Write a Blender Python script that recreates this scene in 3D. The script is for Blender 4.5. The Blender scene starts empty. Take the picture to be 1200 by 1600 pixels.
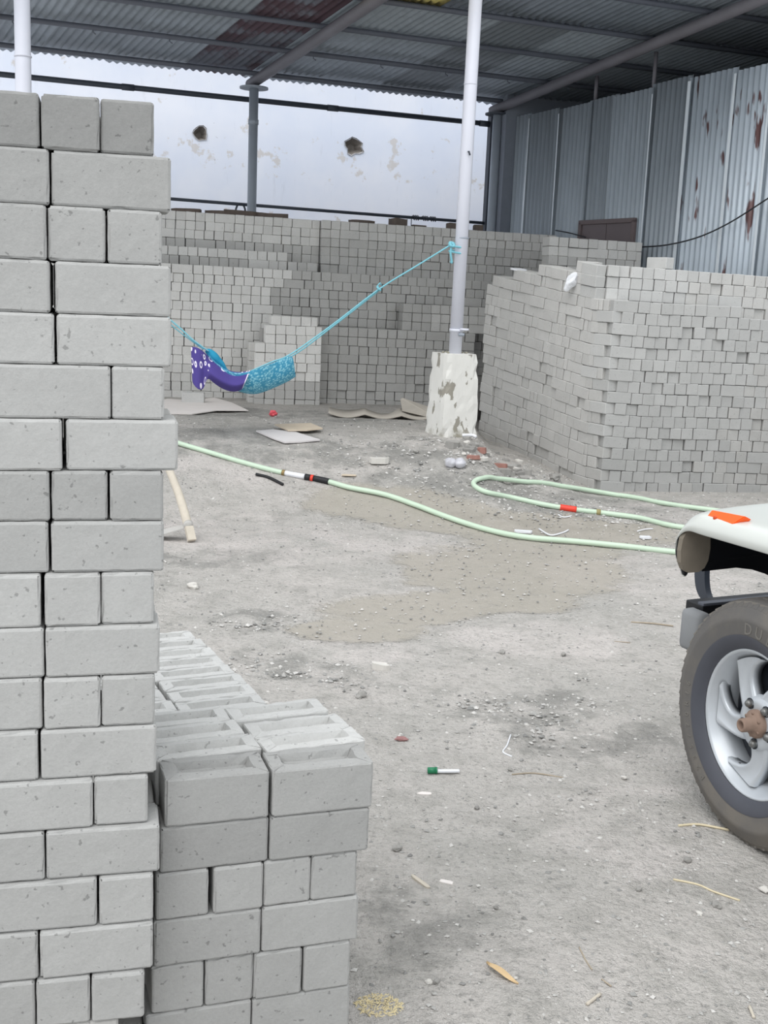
import bpy, bmesh, math, random
import numpy as np
from mathutils import Vector, Matrix, noise

rnd = random.Random(7)
sc = bpy.context.scene
col = sc.collection

# ------------------------------------------------------------------ camera
FPX, HORIZON, ROLL, CAM_H = 1800.0, 455.0, 0.042, 1.66
_n = math.hypot(1, ROLL)
_a = math.atan((800 - HORIZON) / _n / FPX)
_zc = np.array([ROLL / _n * math.cos(_a), math.cos(_a) / _n, -math.sin(_a)])
_yc = np.array([0, 0, 1.0]) - _zc * _zc[2]
_yc /= np.linalg.norm(_yc)
_xc = np.cross(_yc, _zc)
if _xc[0] < 0:
    _xc = -_xc
CM = np.array([_xc, _yc, _zc])          # rows: world axes in (right, up, forward)
CP = np.array([0, 0, CAM_H])
cam_data = bpy.data.cameras.new('camera')
cam_data.sensor_fit = 'HORIZONTAL'
cam_data.sensor_width = 36
cam_data.lens = 36 * FPX / 1200
cam_data.clip_end = 200
cam = bpy.data.objects.new('camera', cam_data)
col.objects.link(cam)
_m = Matrix.Identity(4)
for i in range(3):
    _m[i][0], _m[i][1], _m[i][2], _m[i][3] = CM[i][0], CM[i][1], -CM[i][2], CP[i]
cam.matrix_world = _m
sc.camera = cam

# ------------------------------------------------------------------ sky, sun, exposure
world = bpy.data.worlds.new('overcast_sky')
sc.world = world
world.use_nodes = True
bg = world.node_tree.nodes['Background']
bg.inputs['Color'].default_value = (0.93, 0.965, 1.0, 1)
bg.inputs['Strength'].default_value = 0.9
sun_d = bpy.data.lights.new('sun', 'SUN')
sun_d.energy = 1.25
sun_d.angle = math.radians(50)
sun_d.color = (1.0, 0.985, 0.97)
sun = bpy.data.objects.new('sun', sun_d)
sun.rotation_euler = (math.radians(33), 0, math.radians(-25))
col.objects.link(sun)
sc.view_settings.view_transform = 'Standard'
sc.view_settings.look = 'None'
sc.view_settings.gamma = 1.0
sc.view_settings.use_curve_mapping = False
sc.view_settings.exposure = 0.46


# ------------------------------------------------------------------ layout helpers
def ray(px, py):
    return CM @ np.array([px - 600, 800 - py, FPX])

def at(px, py, Y):
    d = ray(px, py)
    return Vector(CP + d * (Y / d[1]))

def on_plane(px, py, P, N):
    d = ray(px, py)
    return Vector(CP + d * (float(np.dot(np.array(P) - CP, N)) / float(np.dot(d, N))))

def proj(P):
    c = CM.T @ (np.array(P) - CP)
    return (600 + FPX * c[0] / c[2], 800 - FPX * c[1] / c[2])

def smooth(a, b, x):
    t = min(1.0, max(0.0, (x - a) / (b - a)))
    return t * t * (3 - 2 * t)

def gz(x, y):
    """height of the yard: level in front, a low bank of fill under the back pile"""
    z = 0.42 * smooth(7.9, 10.2, y - 0.1 * x) * (1 - 0.5 * smooth(0.74, 1.05, x)) * (1 - smooth(1.0, 2.0, x))
    z += 0.015 * noise.noise((x * 0.7, y * 0.7, 3.1)) + 0.006 * noise.noise((x * 3.1, y * 3.1, 1.7))
    return z

def on_ground(px, py, dz=0.0):
    d = ray(px, py)
    lo, hi = 1.0, 30.0
    for _ in range(60):
        m = 0.5 * (lo + hi)
        p = CP + d * (m / d[1])
        if p[2] > gz(p[0], p[1]) + dz:
            lo = m
        else:
            hi = m
    p = CP + d * (lo / d[1])
    return Vector((p[0], p[1], gz(p[0], p[1]) + dz))


# ------------------------------------------------------------------ materials
def lin(c):
    return tuple((v / 255 / 12.92) if v / 255 <= 0.04045 else ((v / 255 + 0.055) / 1.055) ** 2.4 for v in c[:3]) + (1,)

class N:
    def __init__(self, name):
        self.m = bpy.data.materials.new(name)
        self.m.use_nodes = True
        self.t = self.m.node_tree
        self.b = self.t.nodes['Principled BSDF']
    def new(self, typ, **kw):
        n = self.t.nodes.new(typ)
        for k, v in kw.items():
            if k.startswith('i_'):
                key = k[2:]
                key = int(key) if key.isdigit() else key.replace('_', ' ')
                n.inputs[key].default_value = v
            else:
                setattr(n, k, v)
        return n
    def link(self, a, b):
        self.t.links.new(a, b)
    def math(self, op, a, b=None, clamp=False):
        n = self.new('ShaderNodeMath', operation=op, use_clamp=clamp)
        for i, v in enumerate((a, b)):
            if v is None:
                continue
            if isinstance(v, (int, float)):
                n.inputs[i].default_value = v
            else:
                self.link(v, n.inputs[i])
        return n.outputs[0]
    def mix(self, fac, a, b, blend='MIX'):
        n = self.new('ShaderNodeMix', data_type='RGBA', blend_type=blend)
        for idx, v in ((0, fac), (6, a), (7, b)):
            if isinstance(v, (int, float)):
                n.inputs[idx].default_value = v
            elif isinstance(v, tuple):
                n.inputs[idx].default_value = v
            else:
                self.link(v, n.inputs[idx])
        return n.outputs[2]
    def noise(self, vec, scale, detail=3, rough=0.55):
        n = self.new('ShaderNodeTexNoise')
        n.inputs['Scale'].default_value = scale
        n.inputs['Detail'].default_value = detail
        n.inputs['Roughness'].default_value = rough
        if vec is not None:
            self.link(vec, n.inputs['Vector'])
        return n.outputs['Fac']
    def ramp(self, fac, lo, hi):
        n = self.new('ShaderNodeMapRange')
        n.interpolation_type = 'SMOOTHSTEP'
        n.inputs['From Min'].default_value = lo
        n.inputs['From Max'].default_value = hi
        self.link(fac, n.inputs['Value'])
        return n.outputs['Result']
    def bump(self, h, strength=0.3, dist=0.01):
        n = self.new('ShaderNodeBump')
        n.inputs['Strength'].default_value = strength
        n.inputs['Distance'].default_value = dist
        self.link(h, n.inputs['Height'])
        self.link(n.outputs['Normal'], self.b.inputs['Normal'])

def mat_simple(name, c, rough=0.7, var=0.12, scale=12, metal=0.0, bump=0.0, bscale=60, vary_obj=0.0, spec=None):
    n = N(name)
    co = n.new('ShaderNodeTexCoord').outputs['Object']
    f = n.noise(co, scale, 4)
    f = n.math('MULTIPLY_ADD', f, 2 * var)
    f.node.inputs[2].default_value = 1 - var
    if vary_obj:
        r = n.new('ShaderNodeObjectInfo').outputs['Random']
        r = n.math('MULTIPLY_ADD', r, 2 * vary_obj)
        r.node.inputs[2].default_value = 1 - vary_obj
        f = n.math('MULTIPLY', f, r)
    h = n.new('ShaderNodeVectorMath', operation='SCALE')
    h.inputs[0].default_value = lin(c)[:3]
    n.link(f, h.inputs['Scale'])
    n.link(h.outputs[0], n.b.inputs['Base Color'])
    n.b.inputs['Roughness'].default_value = rough
    n.b.inputs['Metallic'].default_value = metal
    if spec is not None:
        n.b.inputs['Specular IOR Level'].default_value = spec
    if bump:
        n.bump(n.noise(co, bscale, 4), bump, 0.004)
    return n.m

def mat_concrete(name, c, attr=False, var=0.1):
    n = N(name)
    tc = n.new('ShaderNodeTexCoord').outputs['Object']
    if attr:
        tone = n.new('ShaderNodeAttribute', attribute_name='tone').outputs['Fac']
        vec = tc
    else:
        oi = n.new('ShaderNodeObjectInfo')
        sh = n.new('ShaderNodeVectorMath', operation='SCALE')
        sh.inputs[0].default_value = (31, 17, 23)
        n.link(oi.outputs['Random'], sh.inputs['Scale'])
        ad = n.new('ShaderNodeVectorMath', operation='ADD')
        n.link(tc, ad.inputs[0]); n.link(sh.outputs[0], ad.inputs[1])
        vec = ad.outputs[0]
        cc = n.new('ShaderNodeObjectInfo')
        tone = n.new('ShaderNodeSeparateColor')
        n.link(cc.outputs['Color'], tone.inputs[0])
        tone = tone.outputs[0]
    big = n.noise(vec, 9, 5, 0.6)
    f = n.math('MULTIPLY_ADD', big, 2 * var); f.node.inputs[2].default_value = 1 - var
    f = n.math('MULTIPLY', f, tone)
    fine = n.noise(vec, 140, 3, 0.7)
    f2 = n.math('MULTIPLY_ADD', fine, 0.22); f2.node.inputs[2].default_value = 0.89
    f = n.math('MULTIPLY', f, f2)
    pores = n.noise(vec, 75, 2, 0.5)
    pm = n.ramp(pores, 0.66, 0.74)
    pmv = n.math('MULTIPLY', pm, 0.35)
    pmv = n.math('SUBTRACT', 1.0, pmv)
    f = n.math('MULTIPLY', f, pmv)
    h = n.new('ShaderNodeVectorMath', operation='SCALE')
    h.inputs[0].default_value = lin(c)[:3]
    n.link(f, h.inputs['Scale'])
    n.link(h.outputs[0], n.b.inputs['Base Color'])
    n.b.inputs['Roughness'].default_value = 0.92
    n.b.inputs['Specular IOR Level'].default_value = 0.15
    hh = n.math('SUBTRACT', fine, n.math('MULTIPLY', pm, 0.8))
    n.bump(hh, 0.25, 0.004)
    return n.m

M = {}
M['block'] = mat_concrete('concrete_block_grey', (187, 187, 185))
M['block_pile'] = mat_concrete('concrete_pile_grey', (190, 189, 186), attr=True)
M['white_paint'] = mat_simple('white_painted_steel', (214, 216, 226), 0.45, 0.05, 6)
M['steel_grey'] = mat_simple('grey_painted_steel', (150, 158, 168), 0.5, 0.1, 5)
M['dark_steel'] = mat_simple('dark_steel', (58, 64, 74), 0.55, 0.2, 9)
M['rafter'] = mat_simple('rafter_red_oxide_grey', (112, 110, 116), 0.6, 0.2, 5)
M['purlin'] = mat_simple('purlin_grey', (96, 100, 110), 0.6, 0.15, 5)
M['rope'] = mat_simple('blue_rope', (126, 192, 206), 0.8, 0.15, 60, bump=0.4, bscale=150)
M['hose'] = mat_simple('pale_green_hose', (196, 216, 194), 0.5, 0.08, 9)
M['black'] = mat_simple('black_rubber', (24, 25, 28), 0.6, 0.2, 20)
M['black_paint'] = mat_simple('black_paint', (16, 18, 24), 0.45, 0.15, 14)
M['red_plastic'] = mat_simple('red_plastic', (226, 66, 48), 0.45, 0.1, 30)
M['orange_lens'] = mat_simple('orange_lens', (255, 96, 12), 0.25, 0.06, 60)
M['car_paint'] = mat_simple('silver_white_paint', (204, 207, 202), 0.22, 0.03, 3)
M['dusty_liner'] = mat_simple('dusty_brown_inner_panel', (124, 116, 104), 0.9, 0.2, 14, bump=0.2)
M['alloy'] = mat_simple('silver_alloy', (196, 201, 206), 0.34, 0.05, 20, metal=0.25)
M['hub_rust'] = mat_simple('rusty_brown_hub', (140, 118, 104), 0.8, 0.2, 40, bump=0.3)
M['nut'] = mat_simple('dull_steel_nut', (126, 126, 124), 0.4, 0.2, 60, metal=0.7)
M['rim_dark'] = mat_simple('brake_dark', (36, 40, 48), 0.6, 0.2, 20)
M['cardboard'] = mat_simple('tan_cardboard', (206, 192, 172), 0.9, 0.08, 8)
M['grey_board'] = mat_simple('pale_grey_sheet', (205, 201, 200), 0.85, 0.07, 8)
M['white_board'] = mat_simple('off_white_sheet', (226, 220, 216), 0.85, 0.06, 7)
M['asbestos'] = mat_simple('grey_cement_sheet', (176, 170, 160), 0.9, 0.15, 7, bump=0.2)
M['wood'] = mat_simple('weathered_pale_wood', (198, 190, 176), 0.85, 0.16, 18, bump=0.3, bscale=40)
M['tool_steel'] = mat_simple('mud_caked_steel', (182, 180, 176), 0.8, 0.15, 20)
M['white_plastic'] = mat_simple('white_plastic', (228, 230, 234), 0.5, 0.05, 20)
M['green_plastic'] = mat_simple('green_plastic_cap', (30, 120, 82), 0.4, 0.1, 30)
M['leaf_dry'] = mat_simple('dry_tan_leaf', (214, 186, 144), 0.8, 0.15, 30)
M['straw'] = mat_simple('straw', (214, 202, 172), 0.85, 0.12, 30)
M['twig'] = mat_simple('dry_twig', (168, 156, 138), 0.9, 0.2, 40)
M['stone'] = mat_simple('grey_stone', (150, 148, 144), 0.95, 0.2, 20, vary_obj=0.15)
M['stone_light'] = mat_simple('pale_stone', (205, 202, 196), 0.95, 0.12, 20)
M['brick_red'] = mat_simple('broken_red_brick', (160, 118, 108), 0.95, 0.2, 30)
M['roof_tile_dark'] = mat_simple('old_dark_roof_tile', (96, 86, 80), 0.9, 0.25, 12)
M['brown_door'] = mat_simple('brown_sheet_door', (104, 94, 96), 0.6, 0.08, 5)
M['wire'] = mat_simple('black_cable', (40, 42, 46), 0.6, 0.1, 20)
M['foil'] = mat_simple('pink_wrapper', (220, 84, 96), 0.5, 0.25, 60)

def mat_metal_sheet():
    """galvanised corrugated iron; obj.color red = tone, green = rust amount"""
    n = N('galvanised_sheet')
    tc = n.new('ShaderNodeTexCoord').outputs['Object']
    oi = n.new('ShaderNodeObjectInfo')
    sep = n.new('ShaderNodeSeparateColor'); n.link(oi.outputs['Color'], sep.inputs[0])
    sh = n.new('ShaderNodeVectorMath', operation='SCALE'); sh.inputs[0].default_value = (13, 29, 41)
    n.link(oi.outputs['Random'], sh.inputs['Scale'])
    ad = n.new('ShaderNodeVectorMath', operation='ADD'); n.link(tc, ad.inputs[0]); n.link(sh.outputs[0], ad.inputs[1])
    mp = n.new('ShaderNodeMapping'); mp.inputs['Scale'].default_value = (6, 6, 0.8)
    n.link(ad.outputs[0], mp.inputs['Vector'])
    streak = n.noise(mp.outputs[0], 1.6, 4, 0.6)
    f = n.math('MULTIPLY_ADD', streak, 0.5); f.node.inputs[2].default_value = 0.75
    f = n.math('MULTIPLY', f, sep.outputs[0])
    base = n.new('ShaderNodeVectorMath', operation='SCALE'); base.inputs[0].default_value = lin((160, 169, 177))[:3]
    n.link(f, base.inputs['Scale'])
    mp2 = n.new('ShaderNodeMapping'); mp2.inputs['Scale'].default_value = (5, 5, 1.0)
    n.link(ad.outputs[0], mp2.inputs['Vector'])
    ru = n.noise(mp2.outputs[0], 2.2, 3, 0.5)
    th = n.math('SUBTRACT', 0.86, n.math('MULTIPLY', sep.outputs[1], 0.5))
    d = n.math('SUBTRACT', ru, th)
    d = n.ramp(d, 0.0, 0.06)
    colr = n.mix(d, base.outputs[0], lin((98, 72, 72)))
    n.link(colr, n.b.inputs['Base Color'])
    n.b.inputs['Roughness'].default_value = 0.45
    n.b.inputs['Metallic'].default_value = 0.15
    return n.m
M['sheet'] = mat_metal_sheet()
def mat_rusty():
    n = N('rusted_sheet')
    tc = n.new('ShaderNodeTexCoord').outputs['Object']
    f = n.ramp(n.noise(tc, 1.6, 4, 0.6), 0.42, 0.56)
    c = n.mix(f, lin((112, 116, 126)), lin((84, 66, 74)))
    n.link(c, n.b.inputs['Base Color']); n.b.inputs['Roughness'].default_value = 0.8
    return n.m
M['rusty'] = mat_rusty()

def mat_fibre():
    n = N('yellow_fibreglass_sheet')
    tc = n.new('ShaderNodeTexCoord').outputs['Object']
    f = n.noise(tc, 9, 4)
    c = n.mix(f, lin((150, 140, 96)), lin((232, 224, 176)))
    out = n.t.nodes['Material Output']
    tr = n.new('ShaderNodeBsdfTranslucent'); df = n.new('ShaderNodeBsdfDiffuse')
    n.link(c, tr.inputs[0]); n.link(c, df.inputs[0])
    mx = n.new('ShaderNodeMixShader'); mx.inputs[0].default_value = 0.7
    n.link(df.outputs[0], mx.inputs[1]); n.link(tr.outputs[0], mx.inputs[2])
    n.link(mx.outputs[0], out.inputs['Surface'])
    return n.m
M['fibre'] = mat_fibre()

def mat_whitewash():
    n = N('stained_whitewash')
    tc = n.new('ShaderNodeTexCoord').outputs['Object']
    big = n.noise(tc, 0.7, 4, 0.6)
    c = n.mix(n.ramp(big, 0.3, 0.7), lin((236, 239, 248)), lin((222, 229, 244)))
    mp = n.new('ShaderNodeMapping'); mp.inputs['Scale'].default_value = (7, 7, 1.2); n.link(tc, mp.inputs['Vector'])
    st = n.ramp(n.noise(mp.outputs[0], 1.5, 5, 0.65), 0.58, 0.78)
    c = n.mix(n.math('MULTIPLY', st, 0.35), c, lin((176, 180, 190)))
    # peeling spots gather in a band
    sepx = n.new('ShaderNodeSeparateXYZ'); n.link(tc, sepx.inputs[0])
    band = n.math('SUBTRACT', 1.0, n.math('MULTIPLY', n.math('ABSOLUTE', n.math('SUBTRACT', sepx.outputs[2], 3.42)), 2.2), True)
    pk = n.noise(tc, 3.3, 5, 0.62)
    pk = n.math('ADD', pk, n.math('MULTIPLY', band, 0.10))
    c = n.mix(n.math('MULTIPLY', n.ramp(pk, 0.63, 0.69), 0.6), c, lin((200, 192, 182)))
    sp = n.noise(tc, 11, 4, 0.7)
    sp = n.math('ADD', sp, n.math('MULTIPLY', band, 0.05))
    c = n.mix(n.math('MULTIPLY', n.ramp(sp, 0.70, 0.74), 0.6), c, lin((120, 122, 130)))
    n.link(c, n.b.inputs['Base Color'])
    n.b.inputs['Roughness'].default_value = 0.95
    n.b.inputs['Specular IOR Level'].default_value = 0.1
    return n.m
M['whitewash'] = mat_whitewash()

def mat_footing():
    n = N('peeling_whitewashed_concrete')
    tc = n.new('ShaderNodeTexCoord').outputs['Object']
    c = n.mix(n.noise(tc, 4, 4), lin((212, 211, 206)), lin((228, 227, 222)))
    mp = n.new('ShaderNodeMapping'); mp.inputs['Scale'].default_value = (1, 1, 0.55); n.link(tc, mp.inputs['Vector'])
    pk = n.noise(mp.outputs[0], 6.5, 4, 0.6)
    c = n.mix(n.ramp(pk, 0.58, 0.61), c, lin((150, 146, 136)))
    sep = n.new('ShaderNodeSeparateXYZ'); n.link(tc, sep.inputs[0])
    low = n.math('SUBTRACT', 0.30, sep.outputs[2])
    lw = n.ramp(n.math('ADD', n.math('MULTIPLY', low, 1.6), n.noise(tc, 7, 4)), 0.62, 0.95)
    c = n.mix(lw, c, lin((150, 146, 132)))
    mo = n.noise(tc, 4.2, 2, 0.5)
    c = n.mix(n.math('MULTIPLY', n.ramp(mo, 0.66, 0.70), 0.8), c, lin((150, 152, 118)))
    n.link(c, n.b.inputs['Base Color'])
    n.b.inputs['Roughness'].default_value = 0.95
    n.bump(pk, 0.5, 0.02)
    return n.m
M['footing'] = mat_footing()

def mat_ground():
    n = N('gravelly_earth')
    tc = n.new('ShaderNodeTexCoord').outputs['Object']
    dark = n.new('ShaderNodeAttribute', attribute_name='gravel').outputs['Fac']
    wet = n.new('ShaderNodeAttribute', attribute_name='wet').outputs['Fac']
    pale = n.new('ShaderNodeAttribute', attribute_name='pale').outputs['Fac']
    a = n.noise(tc, 0.9, 6, 0.6)
    b = n.noise(tc, 6, 5, 0.65)
    c = n.mix(n.ramp(a, 0.32, 0.68), lin((204, 199, 194)), lin((190, 187, 182)))
    c = n.mix(n.math('MULTIPLY', n.ramp(b, 0.42, 0.68), 0.45), c, lin((160, 158, 152)))
    e1 = n.noise(tc, 3.0, 5, 0.7)
    dk = n.ramp(n.math('ADD', n.math('MULTIPLY', dark, 0.55), n.math('MULTIPLY', n.math('SUBTRACT', e1, 0.5), 2.6)), 0.2, 0.85)
    c = n.mix(n.math('MULTIPLY', dk, 0.7), c, lin((142, 141, 137)))
    e2 = n.noise(tc, 2.1, 6, 0.7)
    pl = n.ramp(n.math('ADD', n.math('MULTIPLY', pale, 0.5), n.math('MULTIPLY', n.math('SUBTRACT', e2, 0.5), 2.4)), 0.15, 0.8)
    c = n.mix(n.math('MULTIPLY', pl, 0.7), c, lin((218, 211, 207)))
    wt = n.ramp(n.math('ADD', wet, n.math('MULTIPLY', n.math('SUBTRACT', n.noise(tc, 2.4, 6, 0.7), 0.5), 2.2)), 0.30, 0.80)
    c = n.mix(n.math('MULTIPLY', wt, 0.78), c, lin((158, 152, 141)))
    g = n.noise(tc, 42, 4, 0.75)
    c2 = n.mix(n.math('MULTIPLY', n.ramp(g, 0.5, 0.72), n.math('SUBTRACT', 0.55, n.math('MULTIPLY', wt, 0.4))), c, lin((132, 131, 127)))
    mid = n.noise(tc, 15, 5, 0.75)
    c2 = n.mix(n.math('MULTIPLY', n.ramp(mid, 0.52, 0.68), 0.32), c2, lin((140, 138, 133)))
    g2 = n.noise(tc, 90, 3, 0.7)
    c2 = n.mix(n.math('MULTIPLY', n.ramp(g2, 0.6, 0.72), 0.45), c2, lin((214, 212, 208)))
    n.link(c2, n.b.inputs['Base Color'])
    rg = n.math('SUBTRACT', 0.95, n.math('MULTIPLY', wt, 0.35))
    n.link(rg, n.b.inputs['Roughness'])
    n.b.inputs['Specular IOR Level'].default_value = 0.25
    h = n.math('ADD', n.math('MULTIPLY', g, 1.0), n.math('MULTIPLY', b, 1.5))
    h = n.math('MULTIPLY', h, n.math('SUBTRACT', 1.0, n.math('MULTIPLY', wt, 0.75)))
    n.bump(h, 0.9, 0.03)
    return n.m
M['ground'] = mat_ground()

def mat_tyre():
    n = N('dusty_tyre_rubber')
    tc = n.new('ShaderNodeTexCoord').outputs['Object']
    f = n.noise(tc, 5, 5, 0.65)
    c = n.mix(n.ramp(f, 0.35, 0.7), lin((96, 94, 92)), lin((112, 107, 100)))
    n.link(c, n.b.inputs['Base Color'])
    n.b.inputs['Roughness'].default_value = 0.75
    n.bump(n.noise(tc, 70, 3), 0.15, 0.003)
    return n.m
M['tyre'] = mat_tyre()
M['tyre_inner'] = mat_simple('dark_inner_sidewall', (72, 74, 82), 0.6, 0.15, 9)

def mat_sling():
    n = N('teal_floral_cloth')
    uv = n.new('ShaderNodeTexCoord').outputs['UV']
    v = n.new('ShaderNodeTexVoronoi'); v.inputs['Scale'].default_value = 40; n.link(uv, v.inputs['Vector'])
    w = n.noise(uv, 30, 4, 0.7)
    f = n.math('ADD', v.outputs['Distance'], n.math('MULTIPLY', w, 0.5))
    c = n.mix(n.ramp(f, 0.40, 0.90), lin((150, 208, 222)), lin((60, 146, 180)))
    n.link(c, n.b.inputs['Base Color'])
    n.b.inputs['Roughness'].default_value = 0.85
    return n.m
M['sling'] = mat_sling()

def mat_blanket():
    n = N('purple_printed_cloth')
    uvn = n.new('ShaderNodeTexCoord').outputs['UV']
    mp = n.new('ShaderNodeMapping'); mp.inputs['Scale'].default_value = (9, 5.0, 1); n.link(uvn, mp.inputs['Vector'])
    v = n.new('ShaderNodeTexVoronoi'); v.inputs['Scale'].default_value = 1.0; v.inputs['Randomness'].default_value = 0.55
    n.link(mp.outputs[0], v.inputs['Vector'])
    d = v.outputs['Distance']
    ring = n.math('SUBTRACT', 1.0, n.math('MULTIPLY', n.math('ABSOLUTE', n.math('SUBTRACT', d, 0.30)), 11.0), True)
    ring = n.ramp(ring, 0.15, 0.5)
    # the print runs along the borders of the cloth only
    s = n.new('ShaderNodeSeparateXYZ'); n.link(uvn, s.inputs[0])
    b1 = n.ramp(n.math('SUBTRACT', 0.50, s.outputs[0]), 0.0, 0.03)
    b2 = n.ramp(n.math('SUBTRACT', s.outputs[1], 0.56), 0.0, 0.03)
    k = n.math('MAXIMUM', b1, b2)
    edge = n.ramp(s.outputs[0], 0.975, 0.985)
    f = n.math('MAXIMUM', n.math('MULTIPLY', ring, k), edge)
    c = n.mix(f, lin((74, 62, 134)), lin((226, 220, 234)))
    n.link(c, n.b.inputs['Base Color'])
    n.b.inputs['Roughness'].default_value = 0.9
    return n.m
M['blanket'] = mat_blanket()

def mat_plastic_bag():
    n = N('translucent_white_plastic')
    n.b.inputs['Base Color'].default_value = lin((225, 225, 232))
    n.b.inputs['Roughness'].default_value = 0.25
    n.b.inputs['Transmission Weight'].default_value = 0.35
    return n.m
M['clear_plastic'] = mat_plastic_bag()


# ------------------------------------------------------------------ object helpers
def link(name, me, m=None, parent=None):
    o = bpy.data.objects.new(name, me)
    col.objects.link(o)
    if m is not None and me is not None and not me.materials:
        me.materials.append(M[m] if isinstance(m, str) else m)
    if parent is not None:
        o.parent = parent
    return o

def tag(o, label, cat, group=None, kind=None):
    if label: o['label'] = label
    if cat: o['category'] = cat
    if group: o['group'] = group
    if kind: o['kind'] = kind
    return o

def empty(name, loc=(0, 0, 0), rot=None):
    o = bpy.data.objects.new(name, None)
    col.objects.link(o)
    o.empty_display_size = 0.1
    if rot is not None:
        o.matrix_world = Matrix.Translation(loc) @ rot.to_4x4()
    else:
        o.location = loc
    return o

def bm_mesh(name, bm, smooth_shade=False):
    me = bpy.data.meshes.new(name)
    bm.normal_update()
    bm.to_mesh(me)
    bm.free()
    if smooth_shade:
        me.polygons.foreach_set('use_smooth', [True] * len(me.polygons))
    return me

def py_mesh(name, verts, faces, smooth_shade=False):
    me = bpy.data.meshes.new(name)
    me.from_pydata([tuple(v) for v in verts], [], faces)
    me.update()
    if smooth_shade:
        me.polygons.foreach_set('use_smooth', [True] * len(me.polygons))
    return me

def add_box(bm, c, s, R=None, bev=0.0):
    r = bmesh.ops.create_cube(bm, size=1)
    vs = r['verts']
    for v in vs:
        v.co = Vector((v.co.x * s[0], v.co.y * s[1], v.co.z * s[2]))
    if bev:
        es = list({e for v in vs for e in v.link_edges})
        rb = bmesh.ops.bevel(bm, geom=es, offset=bev, segments=2, affect='EDGES', profile=0.5)
        vs = list({v for f in rb['faces'] for v in f.verts} | {v for v in vs if v.is_valid})
    for v in vs:
        if R is not None:
            v.co = R @ v.co
        v.co += Vector(c)
    return vs

def tube_data(pts, rad, seg=10, cap=True):
    pts = [Vector(p) for p in pts]
    n = len(pts)
    verts, faces = [], []
    up = Vector((0, 0, 1))
    prev = None
    for i, p in enumerate(pts):
        t = (pts[min(i + 1, n - 1)] - pts[max(i - 1, 0)]).normalized()
        if prev is None:
            a = t.cross(up)
            if a.length < 1e-3:
                a = t.cross(Vector((1, 0, 0)))
            a.normalize()
        else:
            a = (prev - t * prev.dot(t)).normalized()
        prev = a
        b = t.cross(a)
        r = rad[i] if isinstance(rad, (list, tuple)) else rad
        for k in range(seg):
            an = 2 * math.pi * k / seg
            verts.append(p + a * (r * math.cos(an)) + b * (r * math.sin(an)))
    for i in range(n - 1):
        for k in range(seg):
            k2 = (k + 1) % seg
            faces.append((i * seg + k, i * seg + k2, (i + 1) * seg + k2, (i + 1) * seg + k))
    if cap:
        faces.append(tuple(range(seg - 1, -1, -1)))
        faces.append(tuple((n - 1) * seg + k for k in range(seg)))
    return verts, faces

def tube(name, pts, rad, m, parent=None, seg=10):
    v, f = tube_data(pts, rad, seg)
    return link(name, py_mesh(name, v, f, True), m, parent)

def spline(pts, sub=8):
    pts = [Vector(p) for p in pts]
    out = []
    n = len(pts)
    for i in range(n - 1):
        p0, p1, p2, p3 = pts[max(i - 1, 0)], pts[i], pts[i + 1], pts[min(i + 2, n - 1)]
        for k in range(sub):
            t = k / sub
            out.append(0.5 * ((2 * p1) + (p2 - p0) * t + (2 * p0 - 5 * p1 + 4 * p2 - p3) * t * t + (3 * p1 - p0 - 3 * p2 + p3) * t ** 3))
    out.append(pts[-1])
    return out

def lathe(name, prof, m, parent=None, seg=48, axis='Y', smooth_shade=True, close=False):
    """prof: list of (radius, height along axis)"""
    verts, faces = [], []
    for r, h in prof:
        for k in range(seg):
            an = 2 * math.pi * k / seg
            verts.append((r * math.cos(an), h, r * math.sin(an)) if axis == 'Y' else (r * math.cos(an), r * math.sin(an), h))
    n = len(prof)
    for i in range(n - 1 + (1 if close else 0)):
        j = (i + 1) % n
        for k in range(seg):
            k2 = (k + 1) % seg
            faces.append((i * seg + k, i * seg + k2, j * seg + k2, j * seg + k))
    return link(name, py_mesh(name, verts, faces, smooth_shade), m, parent)

def rough_lump(name, size, m, seed, parent=None, sub=2, amp=0.25):
    bm = bmesh.new()
    bmesh.ops.create_icosphere(bm, subdivisions=sub, radius=0.5)
    for v in bm.verts:
        k = 1 + amp * noise.noise(v.co * 2.7 + Vector((seed * 3.7, seed, 0)))
        v.co = Vector((v.co.x * size[0], v.co.y * size[1], v.co.z * size[2])) * k
    zmin = min(v.co.z for v in bm.verts)
    for v in bm.verts:
        v.co.z -= zmin
    return link(name, bm_mesh(name, bm), m, parent)

def ordinal(n):
    return f"{n}{'th' if 10 <= n % 100 <= 20 else {1: 'st', 2: 'nd', 3: 'rd'}.get(n % 10, 'th')}"


# ------------------------------------------------------------------ ground
def blob(x, y, pts):
    """pts: (cx, cy, rx, ry, angle) ellipses in metres; returns 0..1"""
    b = 0.0
    for cx, cy, rx, ry, an in pts:
        dx, dy = x - cx, y - cy
        c, s = math.cos(an), math.sin(an)
        q = ((dx * c + dy * s) / rx) ** 2 + ((-dx * s + dy * c) / ry) ** 2
        b = max(b, 1 - smooth(0.25, 1.6, q))
    return b

def g_el(px, py, rx, ry, an=0.0):
    p = on_ground(px, py)
    return (p.x, p.y, rx, ry, an)

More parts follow.
